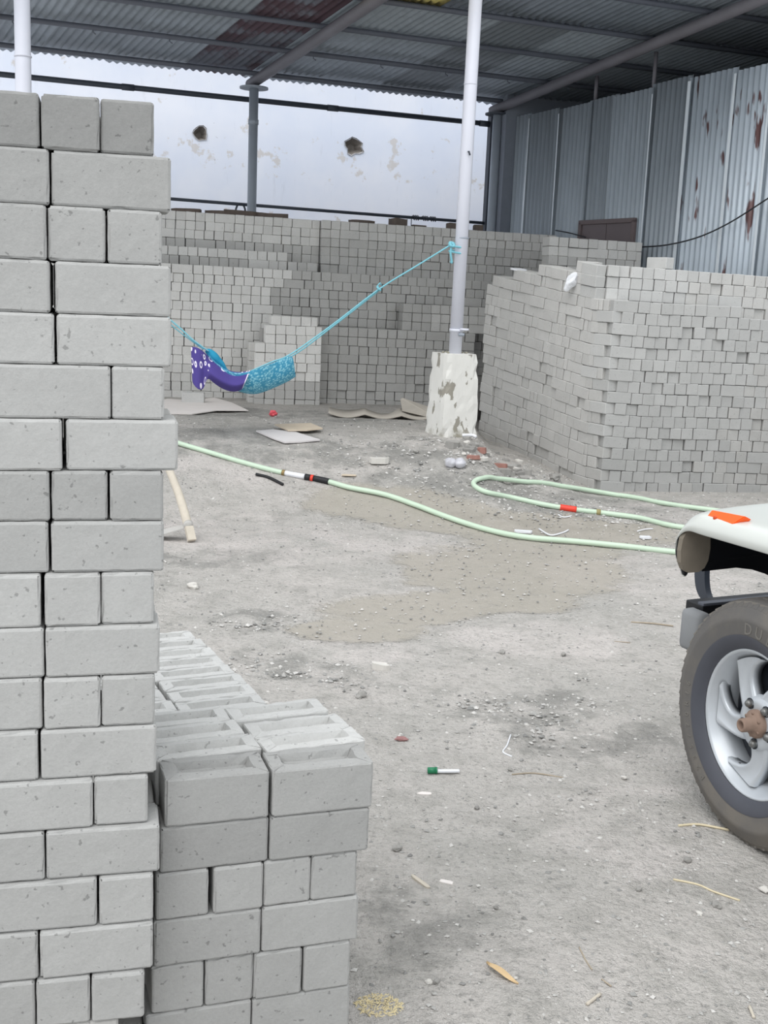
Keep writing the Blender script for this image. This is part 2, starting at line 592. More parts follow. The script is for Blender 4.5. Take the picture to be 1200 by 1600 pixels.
def build_ground():
    xs = np.concatenate([np.arange(-9, -3.2, 0.2), np.arange(-3.2, 5.0, 0.06), np.arange(5.0, 11.1, 0.2)])
    ys = np.concatenate([np.arange(-3, 1.6, 0.2), np.arange(1.6, 12.4, 0.06), np.arange(12.4, 22.1, 0.3)])
    wet = [g_el(800, 890, 0.75, 0.75), g_el(850, 850, 0.6, 0.6), g_el(640, 950, 0.55, 0.3, 0.2), g_el(560, 985, 0.35, 0.2, 0.2),
           g_el(760, 940, 0.5, 0.25), g_el(650, 800, 0.9, 0.45, -0.25), g_el(900, 830, 0.9, 0.5)]
    dark = [g_el(860, 800, 1.0, 0.75), g_el(720, 725, 0.9, 0.8), g_el(600, 715, 1.0, 0.6), g_el(400, 690, 1.3, 0.5), g_el(480, 1050, 0.45, 0.22, -0.3),
            g_el(400, 970, 0.25, 0.25), g_el(830, 1110, 0.35, 0.3), g_el(340, 870, 0.6, 0.35), g_el(1000, 790, 0.9, 0.35),
            g_el(640, 1440, 0.25, 0.2), g_el(900, 1150, 0.4, 0.25), g_el(500, 650, 2.5, 0.5)]
    pale = [g_el(560, 1010, 0.4, 0.25), g_el(850, 1000, 0.5, 0.35), g_el(480, 850, 1.4, 0.8), g_el(950, 1240, 0.35, 0.08, 0.25),
            g_el(960, 1320, 0.2, 0.25), g_el(1000, 900, 0.7, 0.6), g_el(1040, 800, 0.5, 0.4), g_el(330, 735, 0.6, 0.25, -0.3)]
    nx, ny = len(xs), len(ys)
    V = np.zeros((ny, nx, 3))
    A = np.zeros((3, ny, nx))
    for j, y in enumerate(ys):
        for i, x in enumerate(xs):
            z = gz(x, y)
            inner = -3.2 < x < 5 and 1.6 < y < 12.4
            if inner:
                z += 0.006 * noise.noise((x * 11, y * 11, 0.3))
                A[0, j, i] = blob(x, y, dark); A[1, j, i] = blob(x, y, wet); A[2, j, i] = blob(x, y, pale)
                z += 0.012 * A[0, j, i] * noise.noise((x * 7, y * 7, 9.3))
                z -= 0.006 * A[1, j, i]
            V[j, i] = (x, y, z)
    idx = np.arange(nx * ny).reshape(ny, nx)
    F = np.stack([idx[:-1, :-1], idx[:-1, 1:], idx[1:, 1:], idx[1:, :-1]], -1).reshape(-1, 4)
    me = bpy.data.meshes.new('ground')
    me.vertices.add(nx * ny); me.vertices.foreach_set('co', V.reshape(-1))
    me.loops.add(F.size); me.loops.foreach_set('vertex_index', F.reshape(-1).astype(np.int32))
    me.polygons.add(len(F)); me.polygons.foreach_set('loop_start', np.arange(0, F.size, 4).astype(np.int32))
    me.update(calc_edges=True); me.validate()
    for k, nm in enumerate(('gravel', 'wet', 'pale')):
        at_ = me.attributes.new(nm, 'FLOAT', 'POINT')
        at_.data.foreach_set('value', A[k].reshape(-1).astype(np.float32))
    me.polygons.foreach_set('use_smooth', [True] * len(me.polygons))
    o = link('ground', me, 'ground')
    tag(o, 'dusty grey gravelly earth of the open yard', 'ground', kind='structure')
build_ground()

# ------------------------------------------------------------------ back wall, roof, posts, side wall
def rot2(deg):
    return Matrix.Rotation(math.radians(deg), 3, 'Z')

E_DIR = Vector((math.cos(math.radians(20.3)), math.sin(math.radians(20.3)), 0))       # along the eave
E_NRM = Vector((-E_DIR.y, E_DIR.x, 0))                                                # away from the yard
G_DIR = Vector((math.sin(math.radians(29.2)), -math.cos(math.radians(29.2)), 0))      # down the side wall, towards the yard
RISE = math.tan(math.radians(6.7))
O_EAVE = at(397, 130, 14.3)                                                           # top of a rear post
P2 = 3.18                                                                             # distance to the next rear post

def roof_pt(p, q, dz=0.0):
    return O_EAVE + E_DIR * p + G_DIR * q + Vector((0, 0, q * RISE + dz - 0.006 * p))

def build_back_wall():
    R = Matrix((E_DIR, E_NRM, Vector((0, 0, 1)))).transposed()
    base = Vector((O_EAVE.x, O_EAVE.y, 0)) + E_NRM * 2.0
    root = empty('wall_back', base, R)
    tag(root, 'stained whitewashed masonry wall behind the block pile', 'wall', kind='structure')
    inv = R.transposed()
    holes = []
    for k, (px, py, w, h) in enumerate(((314, 209, 13, 12), (553, 229, 16, 12))):
        c = inv @ (on_plane(px, py, base, np.array(E_NRM)) - base)
        s = (c - inv @ (on_plane(px + w, py, base, np.array(E_NRM)) - base)).length
        loop = []
        for i in range(14):
            an = 2 * math.pi * i / 14
            r = s * (0.85 + 0.35 * noise.noise((math.cos(an) * 1.5 + k * 5, math.sin(an) * 1.5, k)))
            loop.append((c.x + r * math.cos(an), c.z + r * 0.85 * math.sin(an)))
        holes.append((c, s, loop))
    bm = bmesh.new()
    x0, x1, z1 = -9.0, 8.0, 6.6
    outer = [bm.verts.new((x, 0, z)) for x, z in ((x0, -0.2), (x1, -0.2), (x1, z1), (x0, z1))]
    edges = [bm.edges.new((outer[i], outer[(i + 1) % 4])) for i in range(4)]
    loops = []
    for c, s, loop in holes:
        vs = [bm.verts.new((x, 0, z)) for x, z in loop]
        edges += [bm.edges.new((vs[i], vs[(i + 1) % len(vs)])) for i in range(len(vs))]
        loops.append(vs)
    bmesh.ops.triangle_fill(bm, edges=edges, use_beauty=True)
    back = [bm.verts.new((v.co.x, 0.3, v.co.z)) for v in outer]
    for i in range(4):
        j = (i + 1) % 4
        bm.faces.new((outer[j], outer[i], back[i], back[j]))
    bm.faces.new(back)
    bmesh.ops.recalc_face_normals(bm, faces=bm.faces)
    link('plaster', bm_mesh('plaster', bm), 'whitewash', root)
    # broken-out cavities
    for k, (c, s, loop) in enumerate(holes):
        bm = bmesh.new()
        rings = []
        for d, sc_, j in ((-0.012, 1.12, 0.1), (0.01, 0.98, 0.0), (0.07, 0.72, 0.15), (0.14, 0.4, 0.2)):
            ring = []
            for i, (x, z) in enumerate(loop):
                q = sc_ * (1 + j * noise.noise((i * 1.7, d * 40, k)))
                ring.append(bm.verts.new((c.x + (x - c.x) * q, d, c.z + (z - c.z) * q)))
            rings.append(ring)
        for a, b in zip(rings, rings[1:]):
            for i in range(len(a)):
                j = (i + 1) % len(a)
                bm.faces.new((a[i], a[j], b[j], b[i]))
        bm.faces.new(rings[-1])
        link('broken_patch', bm_mesh('broken_patch', bm), mat_simple('broken_masonry_%d' % k, (136, 130, 124), 0.95, 0.35, 25, bump=0.8, bscale=30), root)
    return base
WALL_BASE = build_back_wall()

def corrugated(name, P00, pv, qv, waves, amp, nrm, seg=8, m='sheet', parent=None, qseg=1):
    """a sheet from P00 spanned by pv (across the corrugations) and qv"""
    verts, faces = [], []
    n = waves * seg
    for side in (0, 1):
        for j in range(qseg + 1):
            for i in range(n + 1):
                w = amp * math.cos(2 * math.pi * i / seg)
                verts.append(Vector(P00) + pv * (i / n) + qv * (j / qseg) + nrm * (w + 0.002 * side))
    row = n + 1
    blk = row * (qseg + 1)
    for j in range(qseg):
        for i in range(n):
            a = j * row + i
            faces.append((a, a + 1, a + row + 1, a + row))
            b = blk + a
            faces.append((b + row, b + row + 1, b + 1, b))
    for i in range(n):                                                  # closed ends
        faces.append((i, blk + i, blk + i + 1, i + 1))
        a = qseg * row + i
        faces.append((a + 1, blk + a + 1, blk + a, a))
    c = sum(verts, Vector()) / len(verts)
    me = py_mesh(name, [v - c for v in verts], faces, True)
    o = link(name, me, m, parent)
    o.location = c - (parent.location if parent else Vector())
    return o

def build_roof():
    root = empty('roof', roof_pt(0, 0))
    tag(root, 'corrugated iron lean-to roof over the block piles', 'roof', kind='structure')
    nrm = E_DIR.cross(G_DIR + Vector((0, 0, RISE))).normalized()
    if nrm.z < 0: nrm = -nrm
    rr = random.Random(3)
    wd = 0.80
    for qi, (q0, q1) in enumerate(((-0.32, 2.82), (2.72, 5.0))):
        for k in range(-6, 10):
            p0 = k * wd
            dz = 0.15 + 0.012 * (k % 2) - 0.014 * qi
            fib = (qi == 1 and k in (-1, 0))
            P = roof_pt(p0 - 0.03, q0, dz)
            o = corrugated('roof_sheet', P, E_DIR * (wd + 0.06) + Vector((0, 0, -0.006 * wd)), G_DIR * (q1 - q0) + Vector((0, 0, (q1 - q0) * RISE)), 10, 0.012, nrm, 6,
                           'fibre' if fib else ('rusty' if (qi == 0 and k == -1) else 'sheet'), root)
            tone = 0.72 + 0.25 * rr.random()
            rust = 0.02 + 0.1 * rr.random()
            if qi == 0 and k == -1: rust, tone = 0.78, 0.7
            if qi == 0 and k == 2: tone = 0.5
            o.color = (tone, rust, 0, 1)
    for q in (0.02, 0.95, 1.85, 2.75, 3.65, 4.6):
        tube('purlin', [roof_pt(-4.8, q, 0.105), roof_pt(7.9, q, 0.105)], 0.028, 'purlin', root, 8)
    for p in (-P2 * 1.05, 0, P2, P2 * 2.0):
        tube('rafter', [roof_pt(p, -0.12, 0.015), roof_pt(p, 4.95, 0.015)], 0.062, 'rafter', root, 14)
    for o in root.children:
        if o.name.startswith(('purlin', 'rafter')):
            o.location = -root.location
    # seven roof bolts hang under the eave purlin: small J hooks
    for k in range(-5, 7):
        p = roof_pt(k * 0.8 + 0.3, 0.95, 0.06)
        b = tube('hook_bolt', [p + Vector((0, 0, 0.06)), p, p + Vector((0.03, 0, -0.02))], 0.006, 'purlin', root, 6)
        b.location = -root.location
build_roof()

def make_post(name, base, top, rad, m, label, group=None, capped=True):
    root = empty(name, base)
    tag(root, label, 'post', group)
    b = Vector(base); t = Vector(top) - b
    tube('tube', [Vector((0, 0, 0)), t * 0.5, t], rad, m, root, 20)
    return root

# rear posts under the eave
rp1 = make_post('roof_post', (O_EAVE.x, O_EAVE.y, gz(O_EAVE.x, O_EAVE.y) - 0.05), O_EAVE + Vector((0, 0, -0.03)), 0.055, 'steel_grey', 'slim grey steel post rising from behind the hammock pile to the roof eave')
o = lathe('cap_plate', [(0.001, 0.0), (0.17, 0.0), (0.17, 0.02), (0.001, 0.02)], 'steel_grey', rp1, 24, 'Z', False)
o.location = O_EAVE - rp1.location + Vector((0, 0, -0.065))
o = lathe('coupling', [(0.055, -0.03), (0.062, -0.028), (0.062, 0.028), (0.055, 0.03)], 'steel_grey', rp1, 20, 'Z')
o.location = Vector((0, 0, 3.2))
_p2 = roof_pt(P2, 0)
rp2 = make_post('roof_post', (_p2.x, _p2.y, gz(_p2.x, _p2.y) - 0.05), _p2 + Vector((0, 0, -0.03)), 0.06, 'steel_grey', 'pale steel post at the corner where roof meets corrugated iron wall')
o = lathe('cap_plate', [(0.001, 0.0), (0.16, 0.0), (0.16, 0.02), (0.001, 0.02)], 'dark_steel', rp2, 24, 'Z', False)
o.location = _p2 - rp2.location + Vector((0, 0, -0.065))
# dark square post beside it
_d = on_plane(766, 270, O_EAVE + E_NRM * 0.25, np.array(E_NRM))
dp = empty('square_post', (_d.x, _d.y, gz(_d.x, _d.y) - 0.05))
tag(dp, 'dark square steel post carrying the rails, beside the pale corner post', 'post')
bm = bmesh.new(); zt = at(768, 186, _d.y).z
add_box(bm, (0, 0, zt / 2), (0.105, 0.105, zt), rot2(20.3), 0.006)
link('shaft', bm_mesh('shaft', bm), 'dark_steel', dp)
# two rails in front of the wall
def rail(name, a, b, off, rad, label):
    A = on_plane(a[0], a[1], O_EAVE + E_NRM * off, np.array(E_NRM)); B = on_plane(b[0], b[1], O_EAVE + E_NRM * off, np.array(E_NRM))
    d = (B - A)
    A2 = A - d * 0.35
    r = empty(name, A2)
    tag(r, label, 'rail')
    tube('pipe', [Vector(), B - A2], rad, 'dark_steel', r, 10)
    return r, A, B, A2
r1, A1, B1, A12 = rail('pipe_rail', (0, 116), (766, 194), 0.25, 0.032, 'upper dark pipe rail running along the whitewashed wall under the eave')
for px in (200, 520, 757):
    q = on_plane(px, 116 + px * 0.102, O_EAVE + E_NRM * 0.25, np.array(E_NRM))
    o = tube('joint_sleeve', [q - A12 - E_DIR * 0.07, q - A12 + E_DIR * 0.07], 0.038, 'dark_steel', r1, 12)
r2, A2_, B2_, A22 = rail('pipe_rail', (270, 311), (762, 349), 0.25, 0.02, 'lower thin pipe rail just above the back block pile')
for px in (376,):
    q = on_plane(px, 318, O_EAVE + E_NRM * 0.24, np.array(E_NRM)) - A22
    pts = [q + E_DIR * (0.06 * math.cos(t)) + Vector((0, 0, -0.10 + 0.10 * math.sin(t))) for t in [math.radians(d) for d in range(-60, 241, 20)]]
    tube('wire_loop', pts, 0.012, 'dark_steel', r2, 8)
for px in (645, 660, 672):
    q = on_plane(px, 311 + (px - 270) * 0.0772, O_EAVE + E_NRM * 0.25, np.array(E_NRM)) - A22
    pts = [q + E_DIR * (0.004 * k) + E_NRM * (0.03 * math.cos(k * 0.9)) + Vector((0, 0, 0.03 * math.sin(k * 0.9))) for k in range(22)]
    tube('wire_binding', pts, 0.006, 'dark_steel', r2, 6)
q = on_plane(643, 340, O_EAVE + E_NRM * 0.22, np.array(E_NRM)) - A22
tube('tie_wire', [q, q + Vector((0, 0, -0.16)), q + Vector((0.06, 0, -0.2))], 0.006, 'dark_steel', r2, 6)

# front posts
PC = Vector((0.635, 10.3, 0))          # centre pole
_ct = roof_pt(0, 0)
def roof_height(x, y):
    # invert plan coordinates to p, q
    d = Vector((x - O_EAVE.x, y - O_EAVE.y))
    det = E_DIR.x * G_DIR.y - E_DIR.y * G_DIR.x
    p = (d.x * G_DIR.y - d.y * G_DIR.x) / det
    q = (E_DIR.x * d.y - E_DIR.y * d.x) / det
    return O_EAVE.z + q * RISE - 0.006 * p
pb = at(711, 552, 10.3)
fp = make_post('roof_post', (pb.x, pb.y, pb.z - 0.06), (pb.x + 0.02, pb.y, roof_height(pb.x, pb.y) + 0.02), 0.056, 'white_paint', 'tall white steel pole standing on the whitewashed concrete footing, hammock rope tied')
ring_p = at(713, 516, 10.3) - fp.location
o = lathe('clamp_ring', [(0.057, -0.012), (0.064, -0.012), (0.064, 0.012), (0.057, 0.012)], 'white_paint', fp, 24, 'Z'); o.location = Vector((0.003, 0, ring_p.z))
o = tube('clamp_bolt', [Vector((0.03, -0.055, ring_p.z + 0.01)), Vector((0.105, -0.07, ring_p.z + 0.01))], 0.011, 'white_paint', fp, 8)
o = tube('clamp_bolt', [Vector((0.02, -0.055, ring_p.z - 0.035)), Vector((0.07, -0.07, ring_p.z - 0.035))], 0.014, 'steel_grey', fp, 8)
for py in (372, 131):
    zz = at(720, py, 10.3).z - fp.location.z
    o = lathe('pipe_joint', [(0.0565, -0.006), (0.0585, -0.004), (0.0585, 0.004), (0.0565, 0.006)], 'white_paint' if py == 131 else 'steel_grey', fp, 24, 'Z'); o.location = Vector((0.012, 0, zz))
zz = at(722, 238, 10.3).z - fp.location.z
tube('hook', [Vector((0.02, -0.06, zz)), Vector((0.025, -0.075, zz)), Vector((0.035, -0.075, zz - 0.03))], 0.008, 'dark_steel', fp, 6)
lb = at(36, 100, 9.3)
lp = make_post('roof_post', (lb.x, lb.y, gz(lb.x, lb.y) - 0.02), (lb.x, lb.y, roof_height(lb.x, lb.y) + 0.05), 0.06, 'white_paint', 'white steel pole rising behind the tall block stack')
o = lathe('pipe_joint', [(0.06, -0.008), (0.066, -0.006), (0.066, 0.006), (0.06, 0.008)], 'white_paint', lp, 24, 'Z'); o.location = Vector((0, 0, at(36, 88, 9.3).z - lp.location.z))

# concrete footing under the centre pole
def build_footing():
    c = Vector((pb.x, pb.y, 0)); z0 = gz(c.x, c.y) - 0.14; zt = pb.z
    root = empty('concrete_footing', (c.x, c.y, z0))
    tag(root, 'tapered whitewashed concrete footing block with peeling paint under the pole', 'footing')
    bm = bmesh.new()
    h = zt - z0
    R = rot2(24)
    lv = 12
    for j in range(lv + 1):
        f = j / lv
        w = 0.185 - 0.028 * f
        for i in range(24):
            t = i / 24 * 4
            s, k = t - int(t), int(t) % 4
            x, y = [(-1 + 2 * s, -1), (1, -1 + 2 * s), (1 - 2 * s, 1), (-1, 1 - 2 * s)][k]
            rr = math.hypot(x, y)
            if rr > 1.3: x, y = x * 0.965, y * 0.965
            jit = 0.006 * noise.noise((x * 6, y * 6, f * 9)) - (0.012 if rr > 1.3 and noise.noise((x * 3, y * 3, f * 14)) > 0.15 else 0)
            v = R @ Vector((x * (w + jit), y * (w + jit), 0))
            bm.verts.new((v.x, v.y, f * h + 0.008 * noise.noise((x * 4, y * 4, 5)) * (1 if j == lv else 0)))
    bm.verts.ensure_lookup_table()
    for j in range(lv):
        for i in range(24):
            a, b = j * 24 + i, j * 24 + (i + 1) % 24
            bm.faces.new([bm.verts[k] for k in (a, b, b + 24, a + 24)])
    bm.faces.new([bm.verts[lv * 24 + i] for i in range(24)])
    bm.faces.new([bm.verts[i] for i in range(23, -1, -1)])
    link('concrete_body', bm_mesh('concrete_body', bm), 'footing', root)
    for k in range(7):
        an = rnd.random() * 6.28
        ch = rough_lump('mortar_crumb', (0.03, 0.025, 0.02), 'footing', k + 3, root, 1)
        ch.location = (0.11 * math.cos(an), 0.11 * math.sin(an), h - 0.004)
build_footing()

# corrugated side wall
def build_side_wall():
    start = roof_pt(P2 + 0.16, 0); start.z = 0
    root = empty('wall_side', start)
    tag(root, 'tall wall of patched galvanised corrugated sheets', 'wall', kind='structure')
    nrm = Vector((G_DIR.y, -G_DIR.x, 0))
    if nrm.x > 0: nrm = -nrm
    N_ = np.array(nrm)
    def tpos(px, py=200):
        return (on_plane(px, py, start, N_) - start).dot(G_DIR)
    defs = [(786, 831, 184, 170, .95), (829, 878, 176, 163, .72), (874, 924, 166, 153, .92), (921, 967, 150, 143, .78), (960, 1022, 145, 133, 1.0),
            (1016, 1078, 126, 112, .74), (1073, 1148, 118, 98, 1.12), (1143, 1205, 108, 92, 1.08)]
    T = []
    for x0, x1, y0, y1, tone in defs:
        T.append((tpos(x0), tpos(x1), on_plane((x0 + x1) / 2, (y0 + y1) / 2, start, N_).z, tone))
    t = T[-1][1]
    for k in range(4):
        T.append((t - 0.06, t + 0.8, T[-1][2] + (0.1 if k % 2 else -0.06), 0.85 + 0.1 * (k % 3)))
        t += 0.8
    for k, (t0, t1, zt, tone) in enumerate(T):
        w = max(1, round((t1 - t0) / 0.078))
        P = start + G_DIR * t0 + nrm * (0.012 * (k % 3)) + Vector((0, 0, -0.05))
        lean = nrm * 0.03 * math.sin(k * 2.1)
        o = corrugated('wall_sheet', P, G_DIR * (t1 - t0) + Vector((0, 0, 0.02)), Vector((0, 0, zt)) + lean, w, 0.011, nrm, 8, 'sheet', root, 1)
        o.color = (tone * 1.25, (0.12, 0.1, 0.06, 0.05, 0.05, 0.12, 0.46, 0.54)[k] if k < 8 else 0.2, 0, 1)
    lap = mat_simple('zinc_lap_highlight', (214, 222, 228), 0.4, 0.06, 4)  # pale strips put the lit gleam of the lapped sheet edges into colour
    Rw = Matrix((G_DIR, nrm, Vector((0, 0, 1)))).transposed()
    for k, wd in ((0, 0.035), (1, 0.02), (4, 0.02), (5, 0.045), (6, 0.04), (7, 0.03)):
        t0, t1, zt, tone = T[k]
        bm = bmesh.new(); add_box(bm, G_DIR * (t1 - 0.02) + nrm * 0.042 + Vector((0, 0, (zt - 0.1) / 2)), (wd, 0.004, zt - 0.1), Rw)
        link('sheet_lap_highlight', bm_mesh('sheet_lap_highlight', bm), lap, root)
    for z in (1.3, 2.6, 3.5):
        o = tube('girt', [-nrm * 0.06 + Vector((0, 0, z)), G_DIR * t - nrm * 0.06 + Vector((0, 0, z))], 0.025, 'purlin', root, 8)
    # struts up to the rafter
    for px, y0, y1 in ((930, 118, 160), (1020, 84, 150)):
        a = on_plane(px, y1, start - nrm * 0.06, N_); tq = (a - start).dot(G_DIR)
        tube('strut', [a - start, Vector((a.x - start.x, a.y - start.y, O_EAVE.z + tq * RISE))], 0.022, 'rafter', root, 8)
    # brown sheet door set in the wall
    d = empty('door_1', start)
    tag(d, 'brown sheet metal door set into the corrugated wall', 'door', kind='structure')
    zt = on_plane(955, 345, start + nrm * 0.05, N_).z
    t0, t1 = (tpos(913, 350), tpos(997, 350))
    R = Matrix((G_DIR, nrm, Vector((0, 0, 1)))).transposed()
    for a, b in ((t0 + 0.03, (t0 + t1) / 2 - 0.004), ((t0 + t1) / 2 + 0.004, t1 - 0.03)):
        bm = bmesh.new(); add_box(bm, G_DIR * ((a + b) / 2) + nrm * 0.045 + Vector((0, 0, zt / 2)), (b - a, 0.02, zt - 0.04), R, 0.004)
        link('door_leaf', bm_mesh('door_leaf', bm), 'brown_door', d)
    for a, b, z0, z1 in ((t0 - 0.02, t0 + 0.03, 0, zt), (t1 - 0.03, t1 + 0.02, 0, zt), (t0 - 0.02, t1 + 0.02, zt - 0.03, zt + 0.02)):
        bm = bmesh.new(); add_box(bm, G_DIR * ((a + b) / 2) + nrm * 0.055 + Vector((0, 0, (z0 + z1) / 2)), (b - a, 0.04, z1 - z0), R, 0.004)
        link('door_frame', bm_mesh('door_frame', bm), mat_simple('door_frame_brown', (104, 92, 92), 0.6), d)
    # cable sagging along the wall
    pts = [on_plane(px, py, start + nrm * 0.1, N_) for px, py in ((998, 386), (1040, 383), (1090, 371), (1140, 348), (1200, 310))]
    pts.append(pts[-1] + (pts[-1] - pts[-2]) * 0.8)
    c = tube('cable', spline(pts, 6), 0.008, 'wire', None, 8)
    tag(c, 'thin black cable sagging along the corrugated iron wall', 'cable')
    pts = [on_plane(px, py, start + nrm * 0.1, N_) for px, py in ((868, 360), (890, 364), (915, 371))]
    c = tube('cable', spline(pts, 6), 0.007, 'wire', None, 8)
    tag(c, 'short black cable lying beside the brown sheet door', 'cable')
    return start, t
SIDE0, SIDE_T = build_side_wall()
# walls added beyond the side wall to keep light out of the neighbouring shed
def plain_wall(name, a, b, z, label):
    a, b = Vector(a), Vector(b)
    d = b - a; R = Matrix((d.normalized(), Vector((-d.y, d.x, 0)).normalized(), Vector((0, 0, 1)))).transposed()
    bm = bmesh.new(); add_box(bm, (0, 0, z / 2), (d.length, 0.12, z), R)
    o = link(name, bm_mesh(name, bm), M['dark_steel'] if False else mat_simple(name + '_grey', (120, 126, 136), 0.8))
    o.location = (a + b) / 2
    tag(o, label, 'wall', kind='structure')
_a = roof_pt(P2 + 0.02, 0.12); _b = roof_pt(7.9, 0.1); _c = roof_pt(7.9, 4.8); _d2 = roof_pt(P2 + 0.4, 4.8)
for v in (_a, _b, _c, _d2): v.z = 0
plain_wall('wall_lightstop_back', _a, _b, O_EAVE.z + 0.16, 'added rear wall shutting light out of the neighbouring shed under the eave')
plain_wall('wall_lightstop_end', _b, _c, O_EAVE.z + 0.1, 'added end wall shutting light out of the neighbouring shed')
plain_wall('wall_lightstop_front', _d2, _c, O_EAVE.z + 0.7, 'added front wall shutting light out of the neighbouring shed')

# ------------------------------------------------------------------ concrete blocks
BL, BW, BH = 0.225, 0.105, 0.098

def rough_block(name, L, W, H, seed, frog=False):
    """origin: centre of the underside; x along L, y along W"""
    r = random.Random(seed)
    bm = bmesh.new()
    nx, ny, nz = (11 if L > 0.15 else 7), (11 if W > 0.15 else 7), 6
    grid = {}
    def pos(i, n, S):
        return 0.0 if i == 0 else (S if i == n else 0.005 + (S - 0.01) * (i - 1) / (n - 2))
    def vert(i, j, k):
        key = (i, j, k)
        if key not in grid:
            x, y, z = pos(i, nx, L) - L / 2, pos(j, ny, W) - W / 2, pos(k, nz, H)
            ex, ey, ez = i in (0, nx), j in (0, ny), k in (0, nz)
            n_ = ex + ey + ez
            if n_ >= 2:
                a = 0.0016 + (0.0 if r.random() < 0.7 else r.random() * 0.003)
                if n_ == 3: a = 0.003 + r.random() * (0.009 if r.random() < 0.2 else 0.003)
                if ex: x -= math.copysign(a, x)
                if ey: y -= math.copysign(a, y)
                if ez: z += a if k == 0 else -a
            else:
                w = 0.0004
                x += r.uniform(-w, w); y += r.uniform(-w, w); z += r.uniform(-w, w)
            grid[key] = bm.verts.new((x, y, z))
        return grid[key]
    for i in range(nx):
        for j in range(ny):
            bm.faces.new((vert(i, j, 0), vert(i, j + 1, 0), vert(i + 1, j + 1, 0), vert(i + 1, j, 0)))
            if not frog:
                bm.faces.new((vert(i, j, nz), vert(i + 1, j, nz), vert(i + 1, j + 1, nz), vert(i, j + 1, nz)))
    for i in range(nx):
        for k in range(nz):
            bm.faces.new((vert(i, 0, k), vert(i + 1, 0, k), vert(i + 1, 0, k + 1), vert(i, 0, k + 1)))
            bm.faces.new((vert(i + 1, ny, k), vert(i, ny, k), vert(i, ny, k + 1), vert(i + 1, ny, k + 1)))
    for j in range(ny):
        for k in range(nz):
            bm.faces.new((vert(0, j + 1, k), vert(0, j, k), vert(0, j, k + 1), vert(0, j + 1, k + 1)))
            bm.faces.new((vert(nx, j, k), vert(nx, j + 1, k), vert(nx, j + 1, k + 1), vert(nx, j, k + 1)))
    if frog:
        ring = [vert(i, 0, nz) for i in range(nx)] + [vert(nx, j, nz) for j in range(ny)] + [vert(i, ny, nz) for i in range(nx, 0, -1)] + [vert(0, j, nz) for j in range(ny, 0, -1)]
        def inner(fx, fy, dz, jz, sh=1.0):
            out = []
            for v in ring:
                x = max(-fx, min(fx, v.co.x)); y = max(-fy, min(fy, v.co.y))
                # push the ring verts onto the rounded rectangle
                out.append(bm.verts.new((x + r.uniform(-.0015, .0015), y + r.uniform(-.0015, .0015), H - dz + r.uniform(-jz, jz))))
            return out
        lo, wo = L / 2 - 0.027, W / 2 - (0.026 if W > 0.095 else 0.021)
        rings = [ring, inner(lo, wo, 0.0, 0.001), inner(lo - 0.008, wo - 0.006, 0.015, 0.0012), inner(lo - 0.015, wo - 0.011, 0.0165, 0.0006)]
        for a, b in zip(rings, rings[1:]):
            for i in range(len(a)):
                j = (i + 1) % len(a)
                bm.faces.new((a[i], a[j], b[j], b[i]))
        bm.faces.new(rings[-1])
        bmesh.ops.remove_doubles(bm, verts=rings[1] + rings[2] + rings[3], dist=0.0004)
        bmesh.ops.dissolve_degenerate(bm, edges=bm.edges, dist=0.0003)
        bmesh.ops.recalc_face_normals(bm, faces=bm.faces)
    return bm_mesh(name, bm)

# --- collected blocks that are past the limit or wholly hidden: one mesh
_tb = bmesh.new()
add_box(_tb, (0, 0, 0.5), (1, 1, 1))
_te = bmesh.new(); _te.free()
_tb.verts.ensure_lookup_table()
TEMPL_V, TEMPL_F = None, None
def _template():
    """unit block (x, y in -.5...5, z 0..1) with small chamfers given in metres at emit time"""
    vs, fs = [], []
    for sx in (-1, 1):
        for sy in (-1, 1):
            for sz in (0, 1):
                for ax in range(3):
                    vs.append((sx, sy, sz, ax))
    idx = {v: i for i, v in enumerate(vs)}
    return vs, idx
_TV, _TI = _template()
_tb.free()
_faces = []
for ax in range(3):                           # big faces: the three-vert corner owns one vert per axis face
    o1, o2 = [a for a in range(3) if a != ax]
    for s in (0, 1):
        q = []
        for u, v in ((0, 0), (1, 0), (1, 1), (0, 1)):
            c = [0, 0, 0]; c[ax] = s; c[o1] = u; c[o2] = v
            q.append(_TI[(2 * c[0] - 1, 2 * c[1] - 1, c[2], ax)])
        if (s == 1) == (ax == 1): q.reverse()
        _faces.append(tuple(q))
for ax in range(3):                           # chamfer strips along each edge direction ax
    o1, o2 = [a for a in range(3) if a != ax]
    for u in (0, 1):
        for v in (0, 1):
            q = []
            for s, own in ((0, o1), (1, o1), (1, o2), (0, o2)):
                c = [0, 0, 0]; c[ax] = s; c[o1] = u; c[o2] = v
                q.append(_TI[(2 * c[0] - 1, 2 * c[1] - 1, c[2], own)])
            _faces.append(tuple(q))
for sx in (0, 1):
    for sy in (0, 1):
        for sz in (0, 1):
            _faces.append(tuple(_TI[(2 * sx - 1, 2 * sy - 1, sz, a)] for a in range(3)))

def chamfer_verts(L, W, H, ch):
    out = []
    for sx, sy, sz, ax in _TV:
        p = [sx * L / 2, sy * W / 2, sz * H]
        for a in range(3):
            if a != ax:
                s = (sx, sy, 2 * sz - 1)[a]
                p[a] -= s * ch
        out.append(Vector(p))
    return out

def chamfer_mesh(name, L, W, H, ch=0.004, seed=0):
    r = random.Random(seed)
    v = [p + Vector((r.uniform(-.001, .001),) * 3) for p in chamfer_verts(L, W, H, ch)]
    bm = bmesh.new()
    bv = [bm.verts.new(p) for p in v]
    for f in _faces:
        bm.faces.new([bv[i] for i in f])
    bmesh.ops.recalc_face_normals(bm, faces=bm.faces)
    return bm_mesh(name, bm)

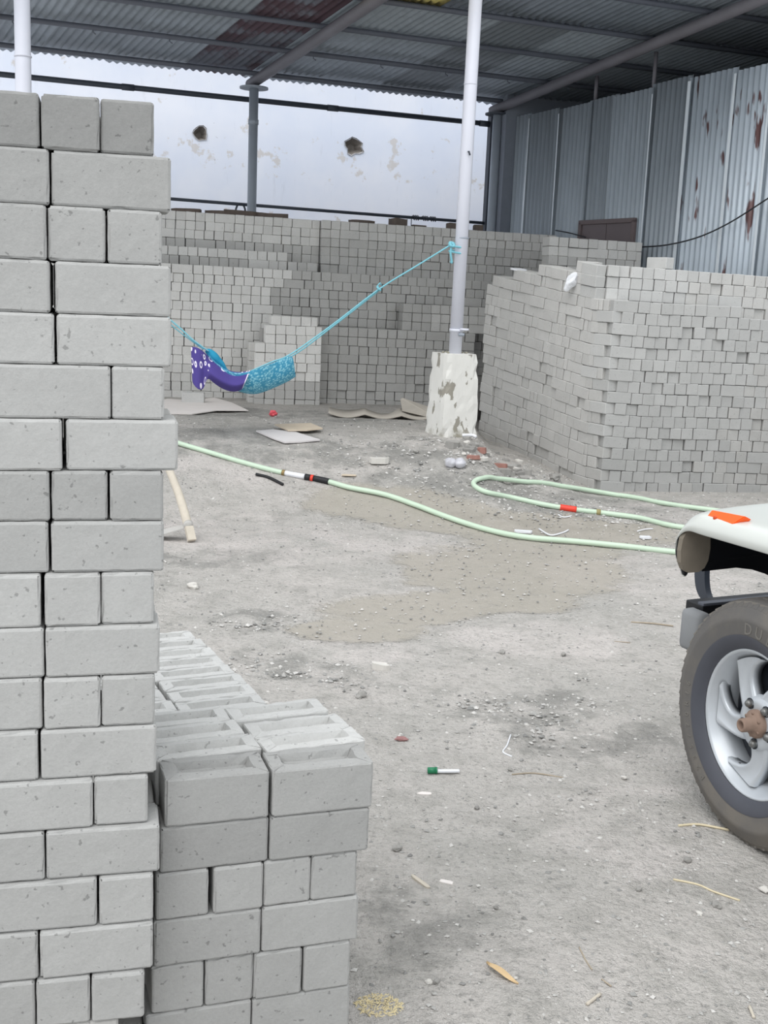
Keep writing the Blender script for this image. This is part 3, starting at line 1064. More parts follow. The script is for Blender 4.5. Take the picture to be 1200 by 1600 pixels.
STUFF_V, STUFF_F, STUFF_T = [], [], []
FOOT = []                                                  # plan rectangles of blocks near the ground
def emit_stuff(P, R, L, W, H, tone, ch=0.004):
    if P.z < 0.6: FOOT.append((P.x, P.y, math.atan2(R[1][0], R[0][0]), L / 2, W / 2))
    b = len(STUFF_V)
    for p in chamfer_verts(L, W, H, ch):
        STUFF_V.append(P + R @ p)
        STUFF_T.append(tone)
    for f in _faces:
        STUFF_F.append(tuple(b + i for i in f))

SHARED = {}
def block_object(P, R, L, W, H, tone, label, group, near_mesh=None):
    if near_mesh is not None:
        me = near_mesh; sc_ = (1, 1, 1)
    else:
        key = (round(L, 2), round(W, 2), rnd.randrange(3))
        if key not in SHARED:
            SHARED[key] = (chamfer_mesh('concrete_block', L, W, H, 0.004, len(SHARED)), L, W, H)
            SHARED[key][0].materials.append(M['block'])
        me, l0, w0, h0 = SHARED[key]; sc_ = (L / l0, W / w0, H / h0)
    if P.z < 0.6: FOOT.append((P.x, P.y, math.atan2(R[1][0], R[0][0]), (L or 0.23) / 2, (W or 0.11) / 2))
    o = bpy.data.objects.new('concrete_block', me)
    col.objects.link(o)
    if not me.materials: me.materials.append(M['block'])
    o.matrix_world = Matrix.Translation(P) @ R.to_4x4() @ Matrix.Diagonal((*sc_, 1))
    o.color = (tone, tone, tone, 1)
    tag(o, label, 'concrete block', group)
    return o

# --- the tall stack beside the camera
NEAR_YAW = 14.4
NEAR_U = Vector((math.cos(math.radians(NEAR_YAW)), math.sin(math.radians(NEAR_YAW)), 0))
NEAR_V = Vector((-NEAR_U.y, NEAR_U.x, 0))
_np = at(125, 800, 2.03)
LEAN = 0.085
NEAR_N = np.array((NEAR_V - Vector((0, 0, LEAN))).normalized())          # face leans back a little
def near_hit(px, py):
    return on_plane(px, py, _np, NEAR_N)
near_rows = [
    (150, 236, [(-30, 63), (65, 157), (157.5, 242)]), (236, 323, [(-115, 77), (80, 268)]), (323, 409, [(-15, 74), (75, 166), (168, 254)]),
    (409, 491, [(-100, 79), (86, 268)]), (491, 571, [(-100, 85), (88, 268)]), (571, 655, [(-17, 173), (175, 258)]), (655, 736, [(-90, 97), (103, 279)]),
    (736, 815, [(-10, 78), (80, 169), (171, 255)]), (815, 896, [(-112, 76), (80, 257)]), (896, 979, [(-25, 65), (70, 158), (159, 242)]),
    (979, 1058, [(-115, 69), (71, 250)]), (1058, 1139, [(-22, 67), (69, 158), (159, 243)]), (1139, 1217, [(-120, 60), (63, 245)]),
    (1217, 1295, [(-35, 145), (147, 232)]), (1295, 1372, [(-105, 70), (72, 250)]), (1372, 1449, [(-30, 152), (154, 239)]),
    (1449, 1525, [(-110, 60), (62, 239)]), (1525, 1601, [(-30, 56), (57, 142), (144, 227)])]
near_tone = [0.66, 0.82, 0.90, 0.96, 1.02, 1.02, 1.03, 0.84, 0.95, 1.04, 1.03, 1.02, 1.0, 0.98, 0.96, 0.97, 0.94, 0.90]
Rn = Matrix((NEAR_U, NEAR_V, Vector((0, 0, 1)))).transposed()
zlast = None
seed = 100
for ri, (y0, y1, bl) in enumerate(near_rows):
    z1 = near_hit(125, y0).z; z0 = near_hit(125, y1).z
    H = z1 - z0 - 0.0008
    zlast = z0
    ym = (y0 + y1) / 2
    for bi, (xa, xb) in enumerate(bl):
        a, b = near_hit(xa, ym + (0 if xa > 100 else -4)), near_hit(xb, ym + 3)
        L = (b - a).dot(NEAR_U) - 0.001
        D = BW if L > 0.15 else BL
        c = (a + b) / 2
        seed += 1
        proud = rnd.uniform(-0.004, 0.004)
        P = Vector((c.x, c.y, z0)) + NEAR_V * (D / 2 + proud)
        R = rot2(NEAR_YAW + rnd.uniform(-0.7, 0.7))
        me = rough_block('concrete_block', L, D, H, seed)
        kind = 'long' if L > 0.15 else 'square-ended'
        n_from_end = len(bl) - bi
        lab = f"{kind} concrete block, {ordinal(n_from_end)} from the free end, {ordinal(ri + 1)} course down, tall grey stack"
        tone = 0.86 * near_tone[ri] * rnd.uniform(0.95, 1.04)  # overall factor darkens the whole stack in place of shade falling on it
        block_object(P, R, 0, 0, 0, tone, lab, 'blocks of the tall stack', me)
        # hidden blocks behind
        if D < 0.15:
            emit_stuff(P + NEAR_V * (BW + 0.004) + NEAR_U * rnd.uniform(-.006, -.002), R, L, BW, H, tone)
        if ri < 11 or bi < len(bl) - 1:
            emit_stuff(P + NEAR_V * (0.36 - D / 2 - proud) - NEAR_U * 0.01, R, L, BL, H, tone)
    a = near_hit(bl[0][0] - 2, ym)
    P = Vector((a.x, a.y, z0)) - NEAR_U * (BL / 2) + NEAR_V * (BW / 2)
    for k in range(3):
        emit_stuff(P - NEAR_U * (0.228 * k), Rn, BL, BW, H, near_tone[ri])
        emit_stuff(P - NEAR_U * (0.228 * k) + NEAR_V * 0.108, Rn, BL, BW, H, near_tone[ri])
# courses below the picture down to the ground
k = 0
zb = zlast
while zb > 0.02:
    h = min(0.1, zb)
    for i in range(6):
        c = near_hit(227, 1590); c.z = 0
        P = c - NEAR_U * (0.5 * BL + 0.228 * i + (0.0 if k % 2 else 0.05)) + NEAR_V * (0.06 - 0.01 * k); P.z = zb - h
        emit_stuff(P, Rn, BL, BW, h - 0.001, 0.92); emit_stuff(P + NEAR_V * 0.11, Rn, BL, BW, h - 0.001, 0.92)
    zb -= 0.1; k += 1

# --- the low stack with frogged blocks on top
LOW_YAW = 18.6
LOW_U = Vector((math.cos(math.radians(LOW_YAW)), math.sin(math.radians(LOW_YAW)), 0))
LOW_V = Vector((-LOW_U.y, LOW_U.x, 0))
_lp = at(330, 1350, 2.11)
LOW_N = np.array(LOW_V)
def low_hit(px, py):
    return on_plane(px, py, _lp, LOW_N)
low_rows = [(1212, 1287, [(258, 421), (425, 583)]), (1287, 1357, [(250, 420), (422, 577)]), (1357, 1429, [(243, 326), (333, 411), (412, 486), (487, 559)]),
            (1429, 1500, [(241, 408), (409, 560)]), (1500, 1573, [(237, 319), (320, 396), (397, 472), (474, 547)]), (1573, 1645, [(228, 393), (394, 547)]),
            (1645, 1716, [(228, 310), (312, 390), (392, 466), (468, 545)])]
low_tone = [0.90, 0.84, 0.93, 0.94, 0.92, 0.92, 0.9]
Rl = Matrix((LOW_U, LOW_V, Vector((0, 0, 1)))).transposed()
LOW_BOT = 0
low_left = None
low_top_z = low_hit(330, 1212).z
for ri, (y0, y1, bl) in enumerate(low_rows):
    z1 = low_hit(330, y0).z; z0 = low_hit(330, y1).z
    H = z1 - z0 - 0.0008
    LOW_BOT = z0
    for bi, (xa, xb) in enumerate(bl):
        # the measured extents are given at the row's own slope
        sl = -0.13
        a = low_hit(xa, (y0 + y1) / 2 + sl * (xa - 330)); b = low_hit(xb, (y0 + y1) / 2 + sl * (xb - 330))
        L = (b - a).dot(LOW_U) - 0.001
        D = BW if L > 0.15 else BL
        c = (a + b) / 2
        seed += 1
        P = Vector((c.x, c.y, z0)) + LOW_V * (D / 2 + rnd.uniform(-.003, .003))
        R = rot2(LOW_YAW + rnd.uniform(-0.6, 0.6))
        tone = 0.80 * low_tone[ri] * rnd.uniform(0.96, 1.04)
        if ri < 6:
            kind = 'long' if L > 0.15 else 'square-ended'
            if ri == 0:
                lab = f"frogged concrete block, front edge of low stack, {'touching the tall stack' if bi == 0 else 'open yard end'}"
            else:
                lab = f"{kind} concrete block, {ordinal(len(bl) - bi)} from the yard end, {ordinal(ri + 1)} course down, low grey stack"
            block_object(P, R, 0, 0, 0, tone, lab, 'blocks of the low stack', rough_block('concrete_block', L, D, H, seed, ri == 0))
        else:
            emit_stuff(P, R, L, D, H, tone)
        if ri == 0 and bi == 0:
            low_left = a
        if ri > 0:
            emit_stuff(P + LOW_V * (0.280 - D / 2), R, L - 0.004, 0.095, H, tone)
            if D < .15: emit_stuff(P + LOW_V * (BW + .004), R, L - 0.004, BW, H, tone)
for i in range(8):
    zb = LOW_BOT
    P = low_hit(238, 1640); P.z = 0
if LOW_BOT > 0.01:
    for i in range(3):
        P = low_hit(238, 1640) + LOW_U * (0.115 + 0.228 * i); P.z = -0.01
        if i < 2:
            emit_stuff(P + LOW_V * 0.2, Rl, BL, 0.4, LOW_BOT + 0.008, 0.9)
# the frogged tops behind the front edge
H0 = low_hit(330, 1212).z - low_hit(330, 1287).z
x_l = low_left.dot(LOW_U); v0 = Vector((_lp.x, _lp.y, 0)).dot(LOW_V)
def low_pt(u, v, z):
    return LOW_U * u + LOW_V * v + Vector((0, 0, z))
WT = 0.0855                                                # these lie a little closer than a full width apart
u_cols = [x_l + BL / 2, x_l + BL * 1.5 + 0.006]
for r in range(1, 4):
    for c in range(2):
        off = -0.150 * r * WT + rnd.uniform(-.004, .004) - (0.012 if r == 3 and c else 0)
        seed += 1
        P = low_pt(u_cols[c] + off, v0 + WT / 2 + 0.022 + r * (WT + 0.002), low_top_z - H0 + (0.008 if r == 3 and c else 0) - 0.002 * c * r)
        block_object(P, rot2(LOW_YAW + 5 + rnd.uniform(-1, 1)), 0, 0, 0, rnd.uniform(1.06, 1.14),  # tops coloured lighter than the fronts, for light falling from above
                     f"frogged concrete block, {ordinal(r + 1)} row back on low stack, {'yard' if c else 'tall stack'} side",
                     'blocks of the low stack', rough_block('concrete_block', BL - 0.003, WT, H0, seed, True))
# the step behind: one course lower
for r in range(4, 15):
    for c in range(2):
        off = -0.150 * r * WT - 0.02 + rnd.uniform(-.005, .005)
        seed += 1
        P = low_pt(u_cols[c] + off, v0 + WT / 2 + r * (WT - 0.001) + 0.026, low_top_z - 2 * H0)
        block_object(P, rot2(LOW_YAW + 6 + rnd.uniform(-1, 1)), 0, 0, 0, rnd.uniform(1.08, 1.18),  # same lighter colour for overhead light on the lower step
                     f"frogged concrete block, lower step of low stack, {ordinal(r - 3)} row back, {'yard' if c else 'tall stack'} side",
                     'blocks of the low stack', rough_block('concrete_block', BL - 0.003, WT - 0.003, H0, seed, True))
        z1 = low_top_z - 2 * H0
        while z1 > 0.0:
            emit_stuff(low_pt(u_cols[c] + off - 0.004, v0 + WT / 2 + r * (WT - 0.001) + 0.012, max(-0.02, z1 - 0.1)), rot2(LOW_YAW + 6), BL - .008, WT - 0.004, z1 - max(-0.02, z1 - 0.1) - 0.001, 0.94)
            z1 -= 0.1

# --- big piles: every visible block as a record, the largest become objects
REC = []
def face(tag_, P0, yaw, length, rows, zb, pattern='head', tone=lambda t, r: 1.0, sink=0.0, H=BH, trim=None, first=0, span=None):
    """courses of blocks along yaw from P0; zb(t) is the underside of the first course at distance t"""
    u = Vector((math.cos(math.radians(yaw)), math.sin(math.radians(yaw)), 0))
    v = Vector((-u.y, u.x, 0))
    rr = random.Random(hash(tag_) % 1000 if False else sum(map(ord, tag_)))
    for r in range(first, rows):
        # span(r): where the course starts and ends, and whether its last block is a bonded stretcher
        t, t_end, bonded = span(r) if span else (0.0, length, False)
        t_fill = t_end - (BL + 0.003 if bonded else 0.0)
        i, closing = 0, False
        while t < t_fill - 0.03 or (bonded and not closing):
            if pattern == 'head':
                w = BW * rr.uniform(0.985, 1.015)
                if rr.random() < 0.05: w = BL
            elif pattern == 'corner' and i < 2:
                w = BL if (r % 2 == 0 and i == 0) else BW
            elif pattern == 'corner':
                w = BW * rr.uniform(0.985, 1.015)
                if rr.random() < 0.04: w = BL
            else:
                q = rr.random()
                w = BL if q < 0.36 else (BW if q < 0.86 else 0.052)
            g = rr.choice((0.0015, 0.002, 0.002, 0.003, 0.004, 0.007))
            if t >= t_fill - 0.03:
                closing, w = True, t_end - t
            elif t + w > t_fill: w = t_fill - t
            elif t_fill - (t + w) < 0.05: w = min(BL, t_fill - t)
            i += 1
            tm = t + w / 2
            if trim is None or trim(tm, r):
                D = BW if (w > 0.15 or closing) else BL
                proud = rr.uniform(-0.007, 0.007) + (0.018 if rr.random() < 0.06 else 0)
                z = zb(tm) + r * H
                slope = (zb(tm + 0.05) - zb(tm - 0.05)) / 0.1
                sgn = Matrix.Rotation(math.atan(slope) + rr.uniform(-0.012, 0.012), 3, v) if False else Matrix.Rotation(-math.atan(slope) + rr.uniform(-0.008, 0.008), 3, 'Y')
                R = rot2(yaw + rr.uniform(-0.8, 0.8)) @ sgn
                P = P0 + u * tm + v * (D / 2 + proud + sink); P.z = z + rr.uniform(-0.002, 0.002)
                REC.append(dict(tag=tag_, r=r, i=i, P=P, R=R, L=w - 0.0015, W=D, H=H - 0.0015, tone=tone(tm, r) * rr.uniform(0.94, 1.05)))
                if D < 0.15 and not closing and not (span and i == 1) and not (tag_ == 'flank' and t > LEN_L - 0.75):
                    emit_stuff(P + v * (BW + 0.003), R, w - 0.002, BW, H - 0.0015, 0.9)
            t += w + g
    return u, v

# right-hand pile
RC = at(937, 766, 10.05)                                   # its near corner on the ground
RC.z = gz(RC.x, RC.y) - 0.01
R_YAW, L_YAW = 12.0, 118.0                                 # front face and the face running back along the footing
uR = Vector((math.cos(math.radians(R_YAW)), math.sin(math.radians(R_YAW)), 0)); vR = Vector((-uR.y, uR.x, 0))
uL = Vector((math.cos(math.radians(L_YAW)), math.sin(math.radians(L_YAW)), 0))
def zR(t): return RC.z - 0.02 * min(t, 1.2) - 0.006 * math.sin(t * 4)
def frontrim(t, r):
    if t > 1.55: return r < 15
    if t > 1.22: return r < 16
    return r < 17
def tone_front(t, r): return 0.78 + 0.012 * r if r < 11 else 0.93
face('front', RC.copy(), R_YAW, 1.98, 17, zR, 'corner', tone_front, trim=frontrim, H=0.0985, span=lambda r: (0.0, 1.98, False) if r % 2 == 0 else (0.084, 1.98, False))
# upper tier set back on top
def zU(t): return RC.z + 15 * 0.0985 - 0.022 * min(t, 1.6)
UP0 = RC + vR * 0.262
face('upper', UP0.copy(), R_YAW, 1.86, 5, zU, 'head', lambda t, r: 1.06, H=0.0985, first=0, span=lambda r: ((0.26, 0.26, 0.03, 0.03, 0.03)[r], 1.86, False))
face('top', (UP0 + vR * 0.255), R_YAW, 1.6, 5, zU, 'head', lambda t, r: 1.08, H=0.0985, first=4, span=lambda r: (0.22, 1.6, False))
# face running back: built from its far end to the corner so that the courses read left to right
LEN_L = 2.05
LE = RC + uL * LEN_L
zfar = 0.20
LEDGE = 0.80
def zL(t):
    f = max(0.0, (LEN_L - t - 0.3) / (LEN_L - 0.3))          # level by the corner, then climbing the bank
    return RC.z + (zfar - RC.z) * f
def rows_left(t, r):
    if t < 0.16: return r < 16
    if t < 0.42: return r < 17
    if t < LEDGE: return r < 18
    return r < 19 if t < 1.45 else r < 20
def flank_span(r):
    if r >= 17: return (0.0, LEN_L - 0.275, True)
    return (0.0, LEN_L - 0.086, False) if r % 2 == 0 else (0.0, LEN_L, True)
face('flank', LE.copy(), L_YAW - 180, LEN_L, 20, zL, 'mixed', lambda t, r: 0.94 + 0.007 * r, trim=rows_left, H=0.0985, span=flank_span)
# solid inside of the pile
nL_ = Vector((uL.y, -uL.x, 0))                             # into the pile from the flank
emit_stuff(RC + uR * 0.99 + vR * 0.590, rot2(R_YAW), 1.48, 0.13, 1.80, 0.8)
emit_stuff(RC + uR * 0.865 + vR * 1.17, rot2(R_YAW), 0.95, 0.86, 1.80, 0.8)
emit_stuff(RC + uL * 1.27 + nL_ * 0.41, rot2(L_YAW), 1.28, 0.28, 1.72, 0.8)

# back pile
FY = 12.0
uF = Vector((math.cos(math.radians(FY)), math.sin(math.radians(FY)), 0)); vF = Vector((-uF.y, uF.x, 0))
A_REF = at(350, 500, 12.8); A_REF.z = 0
FZ = 0.385
HF = 0.0975
def far_t(px, off):
    """distance along the pile line (from A_REF) where the picture column px meets the face set back by off"""
    P = on_plane(px, 480, A_REF + vF * off, np.array(vF))
    return (P - A_REF).dot(uF)
def far_face(name, x0, x1, off, r0, r1, tone, trim=None, sagx=0.012):
    t0, t1 = far_t(x0, off), far_t(x1, off)
    P0 = A_REF + vF * off + uF * t0
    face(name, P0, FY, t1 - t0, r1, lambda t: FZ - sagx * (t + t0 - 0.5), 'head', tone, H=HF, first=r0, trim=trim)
    return t0, t1
PX0 = -60                                                 # the pile runs on behind the tall stack
tA = far_t(436, 0) - far_t(PX0, 0)
tS = far_t(390, 0.27) - far_t(PX0, 0.27)
far_face('far_main', PX0, 790, 0.0, 0, 15, lambda t, r: (1.36 if t < tA + 0.15 * math.sin(r) else 0.90) * (0.86 if r < 4 else 1))  # far tones lifted to offset the roof's shade; pale zones are paler blocks
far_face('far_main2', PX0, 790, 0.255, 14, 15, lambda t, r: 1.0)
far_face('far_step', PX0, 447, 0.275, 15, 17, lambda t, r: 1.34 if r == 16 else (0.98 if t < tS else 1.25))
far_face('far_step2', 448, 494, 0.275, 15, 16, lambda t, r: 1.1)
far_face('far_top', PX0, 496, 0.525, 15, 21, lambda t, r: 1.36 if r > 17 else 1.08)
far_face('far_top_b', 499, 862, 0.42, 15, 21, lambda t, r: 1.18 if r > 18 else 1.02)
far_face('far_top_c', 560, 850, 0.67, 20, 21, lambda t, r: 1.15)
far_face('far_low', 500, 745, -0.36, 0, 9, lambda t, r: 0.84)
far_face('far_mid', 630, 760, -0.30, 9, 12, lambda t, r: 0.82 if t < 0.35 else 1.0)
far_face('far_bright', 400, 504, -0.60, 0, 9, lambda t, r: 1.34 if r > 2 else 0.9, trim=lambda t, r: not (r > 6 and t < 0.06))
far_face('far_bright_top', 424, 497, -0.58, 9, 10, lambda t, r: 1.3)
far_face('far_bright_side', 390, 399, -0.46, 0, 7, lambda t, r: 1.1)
# inside of the back pile
Rf = rot2(FY)
def core(x0, x1, o0, o1, z1, tone=0.8, z0=0.1):
    t0, t1 = far_t(x0, o0), far_t(x1, o0)
    emit_stuff(A_REF + uF * ((t0 + t1) / 2) + vF * ((o0 + o1) / 2) + Vector((0, 0, z0)), Rf, t1 - t0, o1 - o0, z1 - z0, tone)
core(PX0, 788, 0.26, 0.50, FZ + 13.6 * HF)
core(PX0, 840, 0.92, 1.22, FZ + 20.4 * HF)
core(510, 742, -0.105, -0.045, FZ + 8.6 * HF, 0.78)
core(410, 492, -0.30, -0.05, FZ + 8.4 * HF, 0.9)

# right-hand end of the back pile stands forward of the iron wall
far_face('far_end', 852, 996, -0.98, 4, 20, lambda t, r: 1.1 if r > 17 else 0.95)
core(860, 975, -0.72, -0.60, FZ + 19.4 * HF)

# largest 300 as objects
used = len([o for o in bpy.data.objects if o.name.startswith('concrete_block')])
def area(rec):
    P, R, L, W, H = rec['P'], rec['R'], rec['L'], rec['W'], rec['H']
    a = proj(P + R @ Vector((-L / 2, -W / 2, 0))); b = proj(P + R @ Vector((L / 2, -W / 2, H)))
    if not (0 < a[0] < 1200 or 0 < b[0] < 1200): return 0
    return abs(a[0] - b[0]) * abs(a[1] - b[1])
cand = [r for r in REC if r['tag'] in ('front', 'flank', 'upper') and proj(r['P'])[0] < 1195]
cand = [r for r in cand if not (r['tag'] == 'upper' and r['r'] < 2)]
cand.sort(key=lambda r: (-area(r)))
chosen = set(id(r) for r in cand[:max(0, 312 - used)])
FACE_NAME = {'front': 'front face of side pile', 'flank': 'flank of side pile beside the footing', 'upper': 'set-back top tier of side pile'}
for r in REC:
    if id(r) in chosen:
        n = f"{ordinal(r['i'])} along" if r['tag'] == 'flank' else f"{ordinal(r['i'])} from corner"
        block_object(r['P'], r['R'], r['L'], r['W'], r['H'], r['tone'], f"concrete block, {ordinal(r['r'] + 1)} course up, {n}, {FACE_NAME[r['tag']]}", 'blocks of the ' + FACE_NAME[r['tag']])
    else:
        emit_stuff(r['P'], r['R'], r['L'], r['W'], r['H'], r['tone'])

# loose single blocks
def loose(px, py, Y, L, W, H, yaw, label, tone=1.05, z=None):
    global seed
    seed += 1
    P = at(px, py, Y)
    if z is not None: P.z = z
    return block_object(P, rot2(yaw), 0, 0, 0, tone, label, None, rough_block('concrete_block', L, W, H, seed))
up_top = zU(0.55) + 5 * 0.0985 + 0.003
loose(1031, 417, 10.62, BL, BW, 0.1, -52, 'single concrete block lying loose on top of the side pile', 1.1, up_top)
_g = on_ground(322, 628)
loose(302, 628, 12.0, 0.23, BW, 0.11, 4, 'single pale concrete block resting on the white sheet under the hammock', 1.06, gz(at(302, 628, 12.0).x, 12.0) + 0.02)

def finish_stuff():
    me = bpy.data.meshes.new('stacked_concrete_blocks')
    me.from_pydata([tuple(v) for v in STUFF_V], [], STUFF_F)
    bm = bmesh.new(); bm.from_mesh(me); bmesh.ops.recalc_face_normals(bm, faces=bm.faces); bm.to_mesh(me); bm.free()
    a = me.attributes.new('tone', 'FLOAT', 'POINT')
    a.data.foreach_set('value', np.array(STUFF_T, dtype=np.float32))
    me.materials.append(M['block_pile'])
    o = link('stacked_concrete_blocks', me)
    tag(o, 'mass of grey concrete blocks stacked in high stepped piles behind the hammock', 'block pile', kind='stuff')
finish_stuff()

# ------------------------------------------------------------------ vehicle corner (front wheel, wing, bumper)
CAR_A = 25.0                                                # heading, degrees from straight ahead towards the shed wall
WHEEL_A = 20.0
hC = Vector((-math.sin(math.radians(CAR_A)), math.cos(math.radians(CAR_A)), 0))
nC = Vector((-hC.y, hC.x, 0))                               # outward on the visible flank
R_CAR = Matrix((hC, nC, Vector((0, 0, 1)))).transposed()    # local x forward, y outward, z up
hW = Vector((-math.sin(math.radians(WHEEL_A)), math.cos(math.radians(WHEEL_A)), 0)); nW = Vector((-hW.y, hW.x, 0))
TR, RR = 0.39, 0.232
_d = ray(1181, 1131); _t = (TR - CAM_H) / _d[2]
WC = Vector(CP + _d * _t) - nW * 0.085                      # middle of the tyre
car = empty('offroad_car', (WC.x, WC.y, 0), R_CAR)
tag(car, 'silver-white off-road car with dusty tyre and alloy wheel, orange wing lamp', 'car')

def wheel(parent, loc, ang, front=True):
    w = empty('wheel', (0, 0, 0)); w.parent = parent
    w.location = loc
    w.rotation_euler = (0, 0, ang)                           # local y = outward axis
    # tyre
    hw = 0.118
    prof = [(RR + 0.004, hw - 0.012), (RR + 0.014, hw + 0.000), (RR + 0.05, hw + 0.012), (RR + 0.088, hw + 0.012), (RR + 0.096, hw + 0.014), (RR + 0.104, hw + 0.009), (TR - 0.026, hw - 0.002), (TR - 0.008, hw - 0.018),
            (TR - 0.001, hw - 0.034), (TR, 0.0), (TR - 0.001, -hw + 0.034), (TR - 0.008, -hw + 0.018), (TR - 0.03, -hw), (RR + 0.05, -hw - 0.01), (RR, -hw + 0.02)]
    ty = lathe('tyre', prof, 'tyre', w, 96)
    lathe('inner_sidewall', [(RR + 0.002, hw - 0.012), (RR + 0.014, hw + 0.002), (RR + 0.042, hw + 0.0125), (RR + 0.047, hw + 0.0125)], 'tyre_inner', w, 96)
    # tread blocks along the shoulder and crown
    bm = bmesh.new()
    nb = 62
    for k in range(nb):
        an = 2 * math.pi * k / nb
        Rk = Matrix.Rotation(an, 3, 'Y')
        for y, wd, tw in ((hw - 0.03, 0.034, 0.25), (0.045, 0.032, -0.3), (0.0, 0.030, 0.3), (-0.045, 0.032, -0.3), (-hw + 0.03, 0.034, 0.25)):
            vs = add_box(bm, (0, 0, 0), (0.034, wd, 0.010), Matrix.Rotation(tw, 3, 'Z'), 0.002)
            for v in vs:
                v.co = Rk @ (v.co + Vector((0.009 if abs(y) < 0.05 else 0, y, TR - (0.0045 if abs(y) < 0.06 else 0.013))))
    t = link('tread', bm_mesh('tread', bm), mat_simple('tread_dusty', (116, 112, 106), 0.85, 0.15, 9), w)
    t['kind'] = 'stuff'
    # shoulder lugs that run down on to the sidewall
    bm = bmesh.new()
    for k in range(96):
        an = 2 * math.pi * k / 96
        vs = add_box(bm, (0, 0, 0), (0.016, 0.004, 0.022), Matrix.Rotation(0.72, 3, 'X'), 0.001)
        Rk = Matrix.Rotation(an, 3, 'Y')
        for v in vs: v.co = Rk @ (v.co + Vector((0, hw - 0.0105, TR - 0.018)))
    t = link('shoulder_lug', bm_mesh('shoulder_lug', bm), 'tyre', w); t['kind'] = 'stuff'
    if front:
        # raised lettering around the sidewall
        lm = mat_simple('raised_letter_rubber', (112, 109, 104), 0.8, 0.1, 20)
        def letters(text, mid, step, size, r0):
            n_ = len(text)
            for i, ch in enumerate(text):
                cu = bpy.data.curves.new('letter', 'FONT'); cu.body = ch; cu.size = size; cu.extrude = 0.0011; cu.align_x = 'CENTER'; cu.resolution_u = 2; cu.offset = 0.0004
                ob = bpy.data.objects.new('letter', cu); col.objects.link(ob)
                dg = bpy.context.evaluated_depsgraph_get()
                me = bpy.data.meshes.new_from_object(ob.evaluated_get(dg))
                th = mid + (i - (n_ - 1) / 2) * step             # clockwise as seen from outside
                ct, st = math.cos(th), math.sin(th)
                vv = []
                for v in me.vertices:
                    x, y, z = v.co
                    # seen from outside (+y local): up is +z, right is -x
                    rr_ = r0 + y
                    lx, lz = rr_ * st + x * ct, rr_ * ct - x * st
                    vv.append((-lx, hw + 0.0125 + z, lz))
                ff = [tuple(f.vertices) for f in me.polygons]
                if vv: link('raised_letter', py_mesh('raised_letter', vv, ff), lm, w)
                bpy.data.objects.remove(ob); bpy.data.curves.remove(cu); bpy.data.meshes.remove(me)
        letters('DUELER', 0.34, 0.17, 0.050, RR + 0.052)
        letters('P235/70R16', math.radians(246), 0.118, 0.030, RR + 0.060)
    # alloy rim
    rim = lathe('rim', [(0.195, -0.09), (0.195, 0.03), (0.200, 0.055), (0.213, 0.075), (0.222, 0.098), (0.228, 0.106), (0.236, 0.104), (0.236, 0.09), (0.20, 0.02), (0.20, -0.09)], 'alloy', w, 72, close=True)
    lathe('brake_drum', [(0.001, 0.02), (0.17, 0.02), (0.190, 0.01), (0.190, -0.09), (0.001, -0.09)], 'rim_dark', w, 40)
    # five swept spokes
    yf = 0.080
    for k in range(5):
        base = 2 * math.pi * k / 5 + math.radians(28)
        n1, n2 = 12, 10
        verts, faces = [], []
        for i in range(n1 + 1):
            f = i / n1
            r = 0.062 + (0.206 - 0.062) * f
            mid = base + 0.50 * f * f - 0.06
            half = (0.50 * (1 - f) ** 2.2 + 0.15 + 0.22 * f ** 3)
            for j in range(n2 + 1):
                g = -1 + 2 * j / n2
                an = mid + half * g
                # raised edges, dished middle, falling towards the rim
                y = yf + 0.020 * (abs(g) ** 2.0) * (0.3 + 0.7 * f) * (1 - 0.4 * f) - 0.010 * math.sin(f * math.pi) - 0.004 * f
                if abs(g) > 0.99: y -= 0.012
                verts.append((-r * math.sin(an), y, r * math.cos(an)))
        m_ = len(verts)
        for v in list(verts): verts.append((v[0] * 0.99, v[1] - 0.028, v[2] * 0.99))
        for i in range(n1):
            for j in range(n2):
                a = i * (n2 + 1) + j
                faces.append((a, a + 1, a + n2 + 2, a + n2 + 1)); faces.append((m_ + a + n2 + 1, m_ + a + n2 + 2, m_ + a + 1, m_ + a))
            a = i * (n2 + 1); faces.append((a, a + n2 + 1, m_ + a + n2 + 1, m_ + a))
            a = i * (n2 + 1) + n2; faces.append((a + n2 + 1, a, m_ + a, m_ + a + n2 + 1))
        link('spoke', py_mesh('spoke', verts, faces, True), 'alloy', w)
    lathe('hub_face', [(0.034, yf - 0.004), (0.06, yf + 0.004), (0.082, yf + 0.002), (0.09, yf - 0.02)], 'alloy', w, 40)
    for k in range(5):
        an = 2 * math.pi * k / 5 + math.radians(36)
        nt = lathe('wheel_nut', [(0.0125, -0.006), (0.0125, 0.008), (0.009, 0.014), (0.001, 0.016)], 'nut', w, 6 if False else 14)
        nt.location = (-0.0655 * math.sin(an), yf + 0.004, 0.0655 * math.cos(an))
        rc = lathe('nut_seat', [(0.013, -0.001), (0.0175, 0.001), (0.0175, -0.004)], 'rim_dark', w, 14); rc.location = nt.location
    hub = lathe('axle_hub', [(0.0445, yf - 0.01), (0.0445, yf + 0.012), (0.036, yf + 0.020), (0.0225, yf + 0.026), (0.0215, yf + 0.058), (0.019, yf + 0.062), (0.014, yf + 0.062), (0.013, yf + 0.046), (0.001, yf + 0.045)], 'hub_rust', w, 32)
    for k in range(6):
        an = 2 * math.pi * k / 6
        b = lathe('hub_bolt', [(0.0055, 0.0), (0.0055, 0.007), (0.001, 0.008)], 'hub_rust', w, 8)
        b.location = (-0.035 * math.sin(an), yf + 0.015, 0.035 * math.cos(an))
    v = tube('valve', [Vector((0, 0, 0)), Vector((0, 0.014, 0.004))], 0.006, 'black', w, 8)
